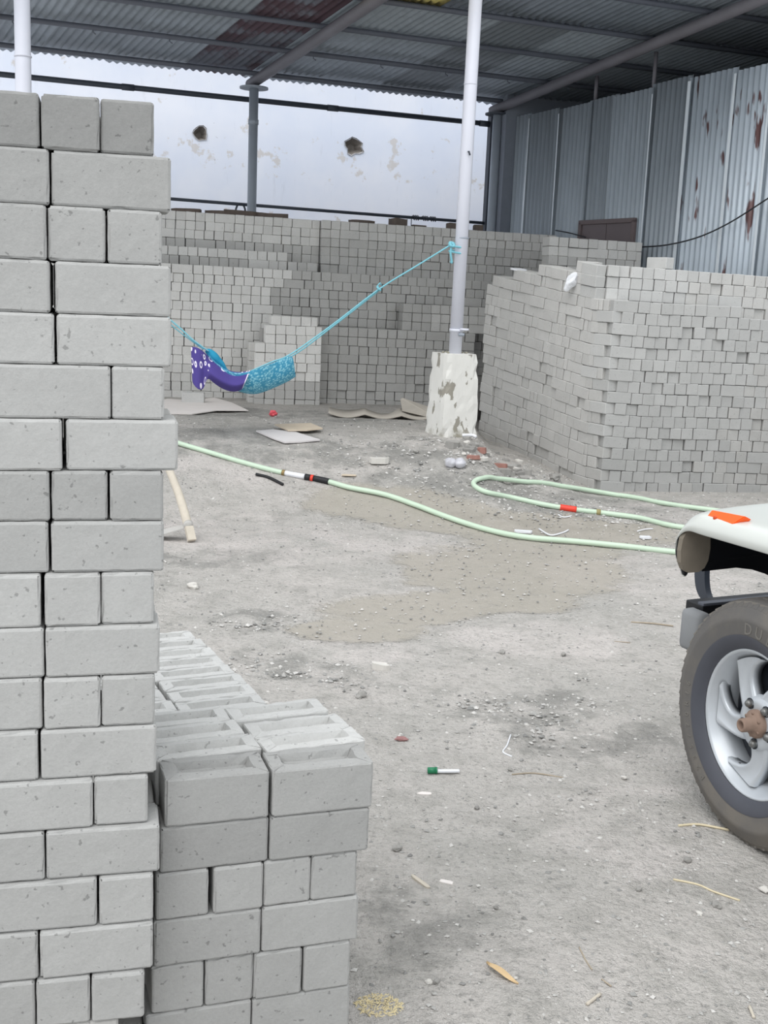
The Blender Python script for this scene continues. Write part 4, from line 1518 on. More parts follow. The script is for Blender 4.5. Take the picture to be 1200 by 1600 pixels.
    an = math.radians(205); v.location = (-0.19 * math.sin(an), 0.055, 0.19 * math.cos(an))
    return w
wheel(car, (0, 0, TR), math.radians(-(WHEEL_A - CAR_A)) if False else math.radians(WHEEL_A - CAR_A))
w2 = wheel(car, (0, -1.42, TR), math.radians(180 + WHEEL_A - CAR_A), False)

def car_pt(px, py, b):
    """local (forward, up) where a picture point meets the plane b outward of the tyre's middle"""
    P = on_plane(px, py, Vector((WC.x, WC.y, 0)) + nC * b, np.array(nC)) - Vector((WC.x, WC.y, 0))
    return P.dot(hC), P.z

def build_wing():
    B = 0.135
    f0, zlip0 = car_pt(1088, 835, B)           # front end of the outer lip
    f1, zlip1 = car_pt(1200, 862, B)
    ftip, ztip = car_pt(1062, 858, B - 0.03)
    zl = zlip0
    ztop = car_pt(1106, 797, B - 0.06)[1]
    # top skin: sections from the rear to the nose; each section runs from the lip inwards
    root = empty('front_wing'); root.parent = car
    secs = []
    for a in (-1.0, -0.8, -0.6, -0.4, -0.2, f1, (f0 + f1) / 2, f0 - 0.05, f0):
        zz = zl + (zlip1 - zlip0) * min(1.0, max(0.0, (f0 - a) / max(1e-3, f0 - f1))) * 0.3
        if a < -0.35: zz -= 0.35 * (-0.35 - a) ** 1.5
        secs.append([(a, B, zz), (a, B + 0.006, zz + 0.02), (a, B + 0.003, zz + 0.035), (a, B - 0.010, ztop - 0.014), (a, B - 0.03, ztop), (a, B - 0.16, ztop + 0.012), (a, B - 0.34, ztop + 0.02), (a, B - 0.52, ztop + 0.024)])
    # nose: the sections roll forward and down
    n = 9
    Rn_, drop = 0.105, 0.165
    for i in range(1, n + 1):
        t = i / n
        if t <= 0.55:
            th = t / 0.55 * math.pi / 2
            fa, dz = Rn_ * math.sin(th), -Rn_ * (1 - math.cos(th))
        else:
            g = (t - 0.55) / 0.45
            fa, dz = Rn_ - 0.01 * g, -Rn_ - g * (drop - 0.06)
        sec = []
        for (x, y, z) in secs[8]:
            dpt = (B + 0.006 - y)
            cut = 0.03 * max(0, t - 0.55) / 0.45 * (1 if dpt < 0.05 else 0)
            zz = z
            if dpt < 0.03: zz = z + (ztop - 0.03 - z) * min(1, t * 1.6)
            sec.append((f0 + fa * (0.98 if dpt < 0.02 else 1.0), y - cut - (0.012 * t if dpt < 0.02 else 0), zz + dz))
        secs.append(sec)
    verts = [v for s in secs for v in s]
    m = len(secs[0]); faces = []
    for i in range(len(secs) - 1):
        for j in range(m - 1):
            a = i * m + j
            faces.append((a + 1, a + m + 1, a + m, a))
    me = py_mesh('wing_skin', verts, faces, True)
    sk = link('wing_skin', me, 'car_paint', root)
    me.materials.append(M['black_paint'])
    so = sk.modifiers.new('thick', 'SOLIDIFY'); so.thickness = 0.010; so.offset = -1; so.material_offset = 1
    sb = sk.modifiers.new('sub', 'SUBSURF'); sb.levels = 1; sb.render_levels = 2
    # dusty inner face of the nose
    V = []; nn = 14
    fn, bn = f0 + Rn_ - 0.016, B
    O_ = Vector((WC.x, WC.y, 0))
    b_in = (on_plane(1102, 860, O_ + hC * fn, np.array(hC)) - O_).dot(nC)
    outline = []
    for i in range(nn):
        an = 2 * math.pi * i / nn
        bb = (B + 0.002 + b_in) / 2 + (B + 0.002 - b_in) / 2 * math.copysign(abs(math.cos(an)) ** 0.7, math.cos(an))
        outline.append((fn - 0.004, bb, ztop - 0.142 + 0.078 * math.copysign(abs(math.sin(an)) ** 0.8, math.sin(an))))
    bm = bmesh.new()
    fr = [bm.verts.new(v) for v in outline]; bk = [bm.verts.new((v[0] - 0.02, v[1], v[2])) for v in outline]
    bm.faces.new(fr); bm.faces.new(list(reversed(bk)))
    for i in range(nn): bm.faces.new((fr[i], bk[i], bk[(i + 1) % nn], fr[(i + 1) % nn]))
    bmesh.ops.recalc_face_normals(bm, faces=bm.faces)
    link('nose_backing', bm_mesh('nose_backing', bm), 'dusty_liner', root)
    # orange lamp in the shoulder of the wing
    L = [car_pt(x, y, B - 0.02) for x, y in ((1106, 797), (1158, 807), (1142, 824), (1103, 814))]
    bm = bmesh.new()
    o4 = [bm.verts.new((f, B - 0.012 + (0.004 if k > 1 else -0.024), z)) for k, (f, z) in enumerate(L)]
    o5 = [bm.verts.new((f, B - 0.040 + (0.0 if k > 1 else -0.024), z - 0.012)) for k, (f, z) in enumerate(L)]
    bm.faces.new(o4); bm.faces.new(list(reversed(o5)))
    for i in range(4): bm.faces.new((o4[i], o5[i], o5[(i + 1) % 4], o4[(i + 1) % 4]))
    bmesh.ops.recalc_face_normals(bm, faces=bm.faces)
    bmesh.ops.bevel(bm, geom=list(bm.edges), offset=0.002, segments=2, affect='EDGES')
    lens = link('indicator_lamp', bm_mesh('indicator_lamp', bm), 'orange_lens', root)
    lens['label'] = 'orange indicator lamp lens'
    bulb = rough_lump('bulb', (0.014, 0.01, 0.016), mat_simple('bulb_amber', (200, 70, 10), 0.3), 3, root, 2, 0.05)
    bulb.location = ((L[0][0] * 0.75 + L[1][0] * 0.25), B - 0.018, (L[0][1] + L[3][1]) / 2 - 0.008)
    # black apron closing the wing at the front, with the arched lower edge
    fa_ = fn - 0.002
    pts = []
    for x, y in ((1097, 893), (1115, 891), (1150, 887), (1175, 890), (1200, 898), (1230, 915), (1270, 950)):
        P = on_plane(x, y, O_ + hC * fa_, np.array(hC)) - O_
        pts.append((P.dot(nC), P.z))
    pts.insert(0, (b_in + 0.02, ztop - 0.19))
    bm = bmesh.new(); fr, bk = [], []
    for b_, z_ in pts:
        fr.append((bm.verts.new((fa_, b_, z_)), bm.verts.new((fa_, b_, ztop - 0.085))))
        bk.append((bm.verts.new((fa_ + 0.015, b_, z_)), bm.verts.new((fa_ + 0.008, b_, ztop - 0.085))))
    for a, b in zip(fr, fr[1:]): bm.faces.new((a[0], b[0], b[1], a[1]))
    for a, b in zip(bk, bk[1:]): bm.faces.new((b[0], a[0], a[1], b[1]))
    for i in range(len(fr) - 1): bm.faces.new((fr[i][0], bk[i][0], bk[i + 1][0], fr[i + 1][0]))
    bm.faces.new((fr[0][0], fr[0][1], bk[0][1], bk[0][0])); bm.faces.new((fr[-1][0], fr[-1][1], bk[-1][1], bk[-1][0]))
    bmesh.ops.recalc_face_normals(bm, faces=bm.faces)
    link('inner_apron', bm_mesh('inner_apron', bm), 'black_paint', root)
    bm = bmesh.new(); add_box(bm, (fa_ - 0.65, B - 0.50, ztop - 0.08), (1.3, 0.02, 0.2))
    link('inner_side', bm_mesh('inner_side', bm), 'black_paint', root)
    return B, f0, ztop
WB, WF0, WZT = build_wing()

def build_bumper():
    root = empty('bumper'); root.parent = car
    # outer end of the black channel
    b0 = -0.03
    fl, zt = car_pt(1091, 944, b0); fl2, zb = car_pt(1091, 1020, b0)
    f_in = fl
    bm = bmesh.new()
    add_box(bm, (fl + 0.02, b0 - 0.75, (zt + zb) / 2), (0.09, 1.5, zt - zb), None, 0.004)
    link('channel', bm_mesh('channel', bm), 'black_paint', root)
    bm = bmesh.new()
    add_box(bm, (fl - 0.012, b0 - 0.75, zt + 0.004), (0.03, 1.5, 0.010), None, 0.002)
    link('top_flange', bm_mesh('top_flange', bm), mat_simple('scuffed_black', (88, 92, 102), 0.5), root)
    # grey rubber end cap
    f2, z2 = car_pt(1063, 945, b0 + 0.03); f3, z3 = car_pt(1066, 1012, b0 + 0.03)
    bm = bmesh.new()
    w = 0.10
    add_box(bm, (fl - 0.02, b0 + 0.022, (z2 + z3) / 2 + 0.002), (w, 0.06, z2 - z3), None, 0.02)
    link('end_cap', bm_mesh('end_cap', bm, True), mat_simple('dusty_grey_rubber', (136, 138, 140), 0.85, 0.15, 9), root)
    # curved bracket from the inner panel down to the bumper
    P = [car_pt(x, y, -0.22) for x, y in ((1099, 872), (1097, 895), (1098, 915), (1102, 930), (1110, 943))]
    bm = bmesh.new(); rows = []
    for f, z in spline([Vector((f, 0, z)) for f, z in P], 4) and [(v.x, v.z) for v in spline([Vector((f, 0, z)) for f, z in P], 4)]:
        rows.append([bm.verts.new((f + dx, -0.22 + dy, z)) for dx, dy in ((-0.028, 0.012), (0.028, 0.012), (0.028, -0.012), (-0.028, -0.012))])
    for a, b in zip(rows, rows[1:]):
        for i in range(4): bm.faces.new((a[i], a[(i + 1) % 4], b[(i + 1) % 4], b[i]))
    bm.faces.new(rows[0]); bm.faces.new(list(reversed(rows[-1])))
    bmesh.ops.recalc_face_normals(bm, faces=bm.faces)
    link('bracket', bm_mesh('bracket', bm), mat_simple('bracket_dark_blue_grey', (52, 58, 68), 0.4), root)
build_bumper()

def build_body():
    zt = WZT
    # bonnet
    bm = bmesh.new()
    secs = []
    for a, dz in ((WF0 - 0.10, -0.04), (WF0 - 0.16, 0.02), (-0.3, 0.05), (-1.0, 0.08)):
        secs.append([bm.verts.new((a, y, z + dz)) for y, z in ((WB - 0.50, zt - 0.04), (WB - 0.50, zt + 0.05), (WB - 0.54, zt + 0.085), (-0.72, zt + 0.115), (-0.92 - 0.0, zt + 0.085), (-0.96, zt + 0.05), (-0.96, zt - 0.04))])
    for a, b in zip(secs, secs[1:]):
        for i in range(6): bm.faces.new((a[i], a[i + 1], b[i + 1], b[i]))
    bm.faces.new(secs[0])
    bmesh.ops.recalc_face_normals(bm, faces=bm.faces)
    link('bonnet', bm_mesh('bonnet', bm, False), 'car_paint', car)
    bm = bmesh.new()
    add_box(bm, (WF0 - 0.12, -0.66, zt - 0.2), (0.05, 0.6, 0.36), None, 0.02)
    g = link('grille', bm_mesh('grille', bm), 'black_paint', car)
    # far wing, cabin tub and chassis
    bm = bmesh.new(); add_box(bm, (-0.3, -1.42, zt - 0.01), (1.3, 0.30, 0.05), None, 0.02)
    link('far_wing', bm_mesh('far_wing', bm), 'car_paint', car)
    bm = bmesh.new(); add_box(bm, (-1.75, -0.71, 0.82), (1.5, 1.42, 0.72), None, 0.04)
    link('cabin_tub', bm_mesh('cabin_tub', bm), 'car_paint', car)
    bm = bmesh.new(); add_box(bm, (-0.9, -0.42, 0.52), (2.6, 0.07, 0.13), None, 0.008)
    link('chassis_rail', bm_mesh('chassis_rail', bm), 'black_paint', car)
    bm = bmesh.new(); add_box(bm, (-0.9, -1.0, 0.52), (2.6, 0.07, 0.13), None, 0.008)
    link('chassis_rail', bm_mesh('chassis_rail', bm), 'black_paint', car)
    tube('front_axle', [Vector((0, -0.1, TR)), Vector((0, -1.32, TR))], 0.045, 'black_paint', car, 12)
    bm = bmesh.new(); add_box(bm, (-0.45, -0.7, 0.62), (0.55, 0.4, 0.5), None, 0.05)
    link('engine', bm_mesh('engine', bm), 'black_paint', car)
    # rear wheels carry the tub
    for y, r_ in ((0.0, 0), (-1.42, math.pi)):
        pass
build_body()
for y, r_ in ((-0.02, 0.0), (-1.40, math.pi)):
    wheel(car, (-2.35, y, TR), r_, False)

# ------------------------------------------------------------------ hammock
def hy(px):
    return 9.3 + (px - 36) / (714 - 36) * (10.22 - 9.3)
def hp(px, py, dy=0.0):
    return at(px, py, hy(px) + dy)

ham = empty('hammock', hp(395, 600))
tag(ham, 'teal floral cloth hammock slung by blue rope between the two white poles', 'hammock')
h0 = ham.location.copy()
def grid_cloth(name, rows, m, parent, origin, sub=2, thick=0.004):
    n, k = len(rows), len(rows[0])
    verts = [p - origin for r in rows for p in r]
    faces = [(i * k + j, i * k + j + 1, (i + 1) * k + j + 1, (i + 1) * k + j) for i in range(n - 1) for j in range(k - 1)]
    me = py_mesh(name, verts, faces, True)
    uv = me.uv_layers.new(name='UVMap')
    for lp_ in me.loops:
        vi = lp_.vertex_index
        uv.data[lp_.index].uv = ((vi // k) / (n - 1), 1 - (vi % k) / (k - 1))
    o = link(name, me, m, parent)
    md = o.modifiers.new('thick', 'SOLIDIFY'); md.thickness = thick
    md = o.modifiers.new('sub', 'SUBSURF'); md.levels = 1; md.render_levels = sub
    return o
top_l = [(321, 549), (334, 563), (350, 577), (370, 584), (392, 580), (410, 573), (428, 566), (444, 559), (458, 553)]
bot_l = [(324, 560), (338, 588), (356, 604), (376, 613), (396, 617), (412, 613), (430, 605), (447, 598), (463, 588)]
wid = [0.04, 0.10, 0.16, 0.19, 0.20, 0.18, 0.16, 0.13, 0.11]
rows = []
for i, ((tx, ty), (bx, by), w) in enumerate(zip(top_l, bot_l, wid)):
    r = []
    for j in range(11):
        f = j / 10                                          # 0 front rim ... .5 bottom ... 1 back rim
        an = math.pi * f
        s = math.sin(an) ** 0.75
        px = tx + (bx - tx) * s; py = ty + (by - ty) * s
        wr = 0.012 * math.sin(i * 2.2 + j * 0.9)
        r.append(hp(px, py + (2 if j > 5 else 0), -w * math.cos(an) + wr))
    rows.append(r)
grid_cloth('sling_cloth', rows, 'sling', ham, h0)
# bunched cloth at the gathered end
pts = [hp(323, 548, 0.03), hp(332, 556, 0.04), hp(342, 568, 0.05), hp(356, 580, 0.05), hp(372, 588, 0.05)]
v, f = tube_data([p - h0 for p in spline(pts, 5)], [0.018 + 0.030 * math.sin(math.pi * min(1, i / 14)) for i in range(21)], 12)
for i, p in enumerate(v):
    v[i] = p + Vector((0.008 * noise.noise(p * 17), 0.01 * noise.noise(p * 19 + Vector((4, 0, 0))), 0.010 * noise.noise(p * 15)))
b = link('gathered_cloth', py_mesh('gathered_cloth', v, f, True), mat_simple('plain_teal_cloth', (40, 150, 186), 0.85, 0.15, 20), ham)
# ropes
def rope(pts, r=0.008):
    return tube('rope', [p - h0 for p in pts], r, 'rope', ham, 8)
kp = hp(707, 381, -0.075)
rope(spline([hp(392, 580, -0.17), hp(424, 566, -0.12), hp(455, 553, -0.08), hp(520, 507, -0.07), hp(592, 452, -0.07), hp(650, 416, -0.07), kp], 6), 0.007)
rope(spline([hp(392, 581, 0.15), hp(455, 557, 0.08), hp(520, 510, -0.02), hp(592, 454, -0.06)], 6), 0.006)
# turns of rope around the centre pole
pol = at(714, 379, 10.3)
ring = [Vector((pol.x - 0.002, pol.y, pol.z - 0.004 * k)) + Vector((0.063 * math.cos(k * 0.5), 0.063 * math.sin(k * 0.5), 0)) for k in range(27)]
rope(ring, 0.008)
def knot(c, s, seed_):
    for q in range(4):
        pts = []
        for k in range(9):
            t = k / 8 * math.pi * 2
            v_ = Vector((math.cos(t), math.sin(t) * 0.6, math.sin(t + q) * 0.8)) * s
            pts.append(c - h0 + Matrix.Rotation(q * 1.1 + seed_, 3, 'Z') @ v_)
        tube('knot', pts, s * 0.42, 'rope', ham, 6)
knot(hp(706, 382, -0.075), 0.024, 0.3)
knot(hp(592, 451, -0.07), 0.018, 1.3)
rope([hp(592, 451, -0.07), hp(590, 446, -0.075), hp(594, 442, -0.07), hp(596, 446, -0.07)], 0.006)
rope(spline([hp(706, 384, -0.08), hp(704, 395, -0.08), hp(706, 410, -0.075), hp(704, 408, -0.07)], 5), 0.010)
lk = at(38, 312, 9.24)
rope(spline([hp(326, 549), hp(300, 530), hp(270, 503), hp(150, 405), lk], 6), 0.007)
rope(spline([hp(318, 546), hp(296, 530, 0.02), hp(270, 510, 0.02), hp(150, 412), lk], 6), 0.005)
lpol = Vector((lb.x, lb.y, lk.z))
rope([lpol + Vector((0.066 * math.cos(k * 0.5), 0.066 * math.sin(k * 0.5), -0.003 * k)) for k in range(27)], 0.008)
# purple printed cloth thrown over the gathered end
bl = empty('printed_cloth', hp(345, 610, -0.25))
tag(bl, 'purple cloth with white printed motifs hanging over the end of the hammock', 'cloth')
b0_ = bl.location.copy()
cols = [((298, 541), (300, 598), 0.20), ((304, 540), (306, 606), 0.23), ((311, 543), (314, 611), 0.22), ((318, 548), (320, 606), 0.21), ((325, 556), (323, 588), 0.19), ((334, 565), (332, 598), 0.22),
        ((346, 573), (348, 609), 0.25), ((360, 579), (362, 613), 0.27), ((376, 581), (372, 612), 0.27), ((392, 577), (379, 609), 0.26)]
rows = []
for i, ((tx, ty), (bx, by), d) in enumerate(cols):
    r = []
    for j in range(-3, 9):
        if j < 0:
            f = -j / 3.0
            r.append(hp(tx + 4 * f, ty + 8 * f, -d * 0.35 + 0.22 * f))
            continue
        f = j / 8
        dd = -d * (0.35 + 0.65 * math.sin(min(1.0, f * 1.15) * math.pi / 2)) if i > 3 else -d * (0.5 + 0.3 * f)
        if i > 4 and f > 0.7: dd += 0.10 * (f - 0.7) / 0.3
        r.append(hp(tx + (bx - tx) * f, ty + (by - ty) * f, dd + 0.022 * math.sin(i * 1.9 + f * 2.0) - 0.02))
    rows.append(r)
grid_cloth('cloth_sheet', rows, 'blanket', bl, b0_)

# ------------------------------------------------------------------ hoses
def g(px, py, r):
    return on_ground(px, py) + Vector((0, 0, r * 0.9))
def hose(name, px_pts, r, label, fittings):
    pts = spline([g(x, y, r) for x, y in px_pts], 16)
    for p in pts: p.z = max(p.z, gz(p.x, p.y) + r * 0.8)
    root = empty(name, pts[0])
    tag(root, label, 'hose')
    o = pts[0]
    tube('hose_pipe', [p - o for p in pts], r, 'hose', root, 12)
    for nm, pix, rr_, m in fittings:
        ids = []
        for x, y in (pix[0], pix[-1]):
            ids.append(min(range(len(pts)), key=lambda i_: (proj(pts[i_])[0] - x) ** 2 + 9 * (proj(pts[i_])[1] - y) ** 2))
        i0_, i1_ = min(ids), max(ids)
        if i1_ - i0_ < 1: i1_ = i0_ + 1
        tube(nm, [q - o for q in pts[i0_:i1_ + 1]], rr_, m, root, 12)
    return root
HR = 0.020
hose('garden_hose', [(-260, 655), (-100, 648), (40, 646), (150, 660), (215, 676), (283, 697), (330, 711), (380, 726), (437, 741), (505, 754), (545, 765), (600, 776), (650, 793), (700, 812), (760, 831), (820, 843), (900, 850), (980, 858), (1060, 867), (1180, 876), (1330, 884)], HR,
     'long pale green hose running across the yard to the car', [
         ('white_sleeve', [(441, 742), (455, 744), (476, 747)], HR * 1.06, 'white_plastic'), ('brass_clamp', [(436, 740), (443, 742)], HR * 1.25, mat_simple('brass_dirty', (150, 128, 84), 0.5, 0.2, 30, metal=0.4)),
         ('black_wrap', [(473, 746), (481, 748)], HR * 1.3, 'black'), ('red_collar', [(482, 748), (488, 749)], HR * 1.35, 'red_plastic'), ('black_wrap', [(489, 749), (497, 752), (507, 755)], HR * 1.25, 'black')])
hose('garden_hose', [(1330, 820), (1180, 808), (1088, 797), (1040, 790), (960, 776), (880, 763), (820, 756), (775, 751), (752, 751), (740, 757), (744, 765), (762, 773), (800, 781), (850, 792), (900, 800), (950, 806), (1000, 813), (1062, 827), (1180, 838), (1330, 848)], HR,
     'looped pale green hose with a red joiner lying before the side pile', [
         ('red_joiner', [(871, 795), (885, 798), (896, 799)], HR * 1.3, 'red_plastic'), ('wire_clamp', [(928, 803), (936, 804)], HR * 1.3, mat_simple('clamp_olive', (150, 140, 96), 0.6))])

# ------------------------------------------------------------------ hoe leaning on its blade
def build_hoe():
    base = on_ground(297, 845)
    root = empty('hoe', base)
    tag(root, 'hoe with a pale wooden handle and broad mud-caked blade', 'hoe')
    ey = base.y
    a = at(294, 822, ey + 0.02) - base; tp = at(262, 728, ey + 0.28) - base
    tube('handle', spline([a, a * 0.5 + tp * 0.5 + Vector((0.01, 0, 0)), tp, tp + (tp - a) * 0.25], 6), [0.030 - 0.0004 * i for i in range(19)], 'wood', root, 12)
    c = [at(260, 832, ey + 0.05) - base, at(292, 820, ey + 0.08) - base, at(299, 824, ey) - base, at(262, 840, ey - 0.10) - base]
    c = [v_ + Vector((0, 0, 0.01)) for v_ in c]
    c[0] = c[0] + Vector((-0.12, 0, -0.02)); c[3] = c[3] + Vector((-0.12, 0, -0.02))
    vs = c + [v_ - Vector((0, 0, 0.008)) for v_ in c]
    link('blade', py_mesh('blade', vs, [(0, 1, 2, 3), (7, 6, 5, 4), (0, 4, 5, 1), (1, 5, 6, 2), (2, 6, 7, 3), (3, 7, 4, 0)]), 'tool_steel', root)
    e1, e2 = at(295, 823, ey - 0.01) - base, at(300, 845, ey - 0.06) - base
    d = (e2 - e1)
    R = d.to_track_quat('Z', 'Y').to_matrix()
    bm = bmesh.new(); add_box(bm, (e1 + e2) / 2, (0.055, 0.035, d.length), R, 0.004)
    link('eye_wedge', bm_mesh('eye_wedge', bm), 'wood', root)
    tube('socket', [a + Vector((0, 0, 0.012)), e1], 0.033, 'tool_steel', root, 12)
build_hoe()

# ------------------------------------------------------------------ sheets and boards on the ground
def sheet(name, pix, m, label, cat, thick=0.006, lift=0.004, bend=0.0, dz=None):
    P = [on_ground(x, y) for x, y in pix]
    c = sum(P, Vector()) / len(P)
    z = max(gz(p.x, p.y) for p in P) if False else c.z
    bm = bmesh.new()
    top = [bm.verts.new((p.x - c.x, p.y - c.y, (p.z - c.z) + thick + lift + bend * noise.noise(p * 2))) for p in P]
    f = bm.faces.new(top)
    r = bmesh.ops.extrude_face_region(bm, geom=[f])
    for v_ in r['geom']:
        if isinstance(v_, bmesh.types.BMVert): v_.co.z -= thick
    bmesh.ops.recalc_face_normals(bm, faces=bm.faces)
    o = link(name, bm_mesh(name, bm), m)
    o.location = c
    return tag(o, label, cat)
sheet('plastic_sheet', [(225, 632), (262, 627), (300, 629), (335, 624), (362, 632), (388, 644), (340, 645), (300, 649), (255, 647), (225, 646)], 'white_board', 'creased off-white sheet lying on the ground below the hammock', 'sheet', 0.008, 0.012, 0.03)
sheet('cement_sheet', [(400, 677), (425, 675), (462, 679), (500, 691), (470, 694), (445, 695), (425, 688)], 'grey_board', 'pale grey offcut sheet with rounded edge, partly under the tan board', 'board', 0.012, 0.012)
sheet('plywood_board', [(429, 670), (485, 668), (504, 676), (480, 679), (450, 679)], 'cardboard', 'small tan board lying on top of the grey offcut sheet', 'board', 0.012, 0.03)

def corrugated_cement():
    """broken asbestos-cement roofing sheets lying in front of the back pile"""
    c = on_ground(600, 656)
    o_l = on_ground(513, 652); o_r = on_ground(684, 657)
    d = (o_r - o_l); n_ = 36
    dirn = d.normalized(); back = Vector((-dirn.y, dirn.x, 0))
    vs, fs = [], []
    for side in (0, 1):
        for i in range(n_ + 1):
            f = i / n_
            w = abs(math.sin(math.pi * (f * 3.0 + 0.0)))
            depth = 0.16 + 0.05 * math.sin(f * 9) + (0.18 if f > 0.6 else 0.0) * math.sin((f - 0.6) / 0.4 * math.pi)
            for k in range(3):
                p = o_l + d * f + back * (depth * k)
                z = gz(p.x, p.y) + 0.012 + 0.040 * (1 - w) * 0.9 + 0.012 * k - side * 0.012
                vs.append(Vector((p.x, p.y, z)) - c)
    row = 3; blk = 3 * (n_ + 1)
    for i in range(n_):
        for k in range(2):
            a = i * row + k
            fs.append((a, a + row, a + row + 1, a + 1)); b_ = a + blk
            fs.append((b_ + 1, b_ + row + 1, b_ + row, b_))
        fs.append((i * row, blk + i * row, blk + (i + 1) * row, (i + 1) * row))
        fs.append(((i + 1) * row + 2, blk + (i + 1) * row + 2, blk + i * row + 2, i * row + 2))
    fs.append((0, 1, 2, blk + 2, blk + 1, blk)); e_ = n_ * row
    fs.append((e_ + 2, e_ + 1, e_, blk + e_, blk + e_ + 1, blk + e_ + 2))
    o = link('cement_roofing_sheet', py_mesh('cement_roofing_sheet', vs, fs, True), 'asbestos')
    o.location = c
    tag(o, 'broken wavy grey cement roofing sheet lying flat beside the footing', 'roofing sheet')
    # leaning piece behind
    P = [on_ground(628, 652), on_ground(668, 656)]
    b_ = P[0] + Vector((0, 0, 0.055))
    vs = [Vector(), P[1] - b_ + Vector((0.1, 0, 0)), P[1] - b_ + Vector((0.1, 0.25, 0.06)), Vector((0.0, 0.24, 0.10)), Vector((-0.02, 0.22, 0.085))]
    vs = [v_ + Vector((0, 0, 0.02)) for v_ in vs]
    bm = bmesh.new(); t_ = [bm.verts.new(v_) for v_ in vs]; f = bm.faces.new(t_)
    r = bmesh.ops.extrude_face_region(bm, geom=[f])
    for v_ in r['geom']:
        if isinstance(v_, bmesh.types.BMVert): v_.co.z -= 0.012
    bmesh.ops.recalc_face_normals(bm, faces=bm.faces)
    o = link('cement_roofing_sheet', bm_mesh('cement_roofing_sheet', bm), 'asbestos'); o.location = b_
    tag(o, 'small tilted offcut of grey cement sheet behind the wavy one', 'roofing sheet')
corrugated_cement()

# debris along the top of the back pile
def flat_piece(name, P, size, yaw, m, label, cat, tilt=0.0, seed_=0):
    bm = bmesh.new(); n_ = 10; r = random.Random(seed_)
    ring = [(size[0] / 2 * math.copysign(abs(math.cos(t)) ** 0.6, math.cos(t)) * r.uniform(.8, 1.1), size[1] / 2 * math.copysign(abs(math.sin(t)) ** 0.6, math.sin(t)) * r.uniform(.8, 1.1)) for t in [2 * math.pi * i / n_ for i in range(n_)]]
    f = bm.faces.new([bm.verts.new((x, y, size[2] + r.uniform(0, size[2] * 0.3))) for x, y in ring])
    e_ = bmesh.ops.extrude_face_region(bm, geom=[f])
    for v_ in e_['geom']:
        if isinstance(v_, bmesh.types.BMVert): v_.co.z = 0
    bmesh.ops.recalc_face_normals(bm, faces=bm.faces)
    o = link(name, bm_mesh(name, bm), m)
    o.location = P; o.rotation_euler = (tilt, 0, math.radians(yaw))
    return tag(o, label, cat)
topz = lambda t: FZ - 0.012 * (t - 0.5) + 21 * HF
for k, (px, w, h, off, lab) in enumerate(((290, 0.32, 0.03, 0.6, 'long dark broken roof tile on the pile top behind the tall stack'), (340, 0.30, 0.035, 0.62, 'dark roof tile fragment beside the wire loop'), (375, 0.42, 0.05, 0.64, 'stacked dark tile pieces under the wire loop'),
                                          (425, 0.36, 0.04, 0.62, 'dark tile sliver beside the slim grey post'), (560, 0.32, 0.03, 0.55, 'thin weathered tile lying flat midway on the pile top'), (617, 0.22, 0.07, 0.55, 'crumpled dark bundle of bark on the pile top'),
                                          (648, 0.18, 0.02, 0.55, 'small flat dark chip beside the bark bundle'), (700, 0.18, 0.06, 0.55, 'wedge of brown roof tile near the white pole'), (740, 0.11, 0.06, 0.55, 'small mossy clod near the white pole'))):
    t_ = far_t(px, off); P = A_REF + uF * t_ + vF * off; P.z = topz(t_) - 0.004
    flat_piece('roof_tile_fragment', P, (w, 0.16, h), FY + rnd.uniform(-8, 8), 'roof_tile_dark', lab, 'tile', 0, k)

# small things lying on the side pile
def crumpled(name, P, size, m, label, cat, seed_, amp=0.5):
    o = rough_lump(name, size, m, seed_, None, 3, amp)
    o.location = P
    return tag(o, label, cat)
P = at(883, 456, 10.15); 
bag = crumpled('plastic_bag', on_plane(883, 455, RC + uL * 0.32 - Vector((uL.y, -uL.x, 0)) * 0.085, np.array((uL.y, -uL.x, 0))), (0.10, 0.06, 0.15), 'white_plastic', 'scrap of white plastic bag caught on the flank of the side pile', 'plastic bag', 5, 0.6)
bag.rotation_euler = (0, 0.5, 0)
_q = on_plane(810, 423, RC + nL_ * 0.06, np.array(nL_))
_tt = LEN_L - (_q - RC).dot(uL)
pp = Vector((_q.x, _q.y, zL(_tt) + 18 * 0.0985 - 0.003))     # on the ledge of the flank
flat_piece('paper_scrap', pp, (0.17, 0.08, 0.012), 20, 'white_plastic', 'torn white and grey scrap lying on the flank step of the side pile', 'scrap', 0.15, 4)

# ------------------------------------------------------------------ litter in the yard
def on(px, py, dz=0.0):
    return on_ground(px, py, dz)
p = on(710, 730); bg_ = empty('plastic_container', p); tag(bg_, 'crushed clear plastic container on the rubble bank', 'container')
for k, dx in enumerate((-0.035, 0.045)):
    o = rough_lump('cup', (0.10, 0.09, 0.085), 'clear_plastic', 11 + k, bg_, 3, 0.18); o.location = (dx, 0, -0.005)
crumpled('wrapper', on(427, 651), (0.07, 0.05, 0.06), 'foil', 'crumpled pink wrapper on the bank below the hammock', 'wrapper', 3)
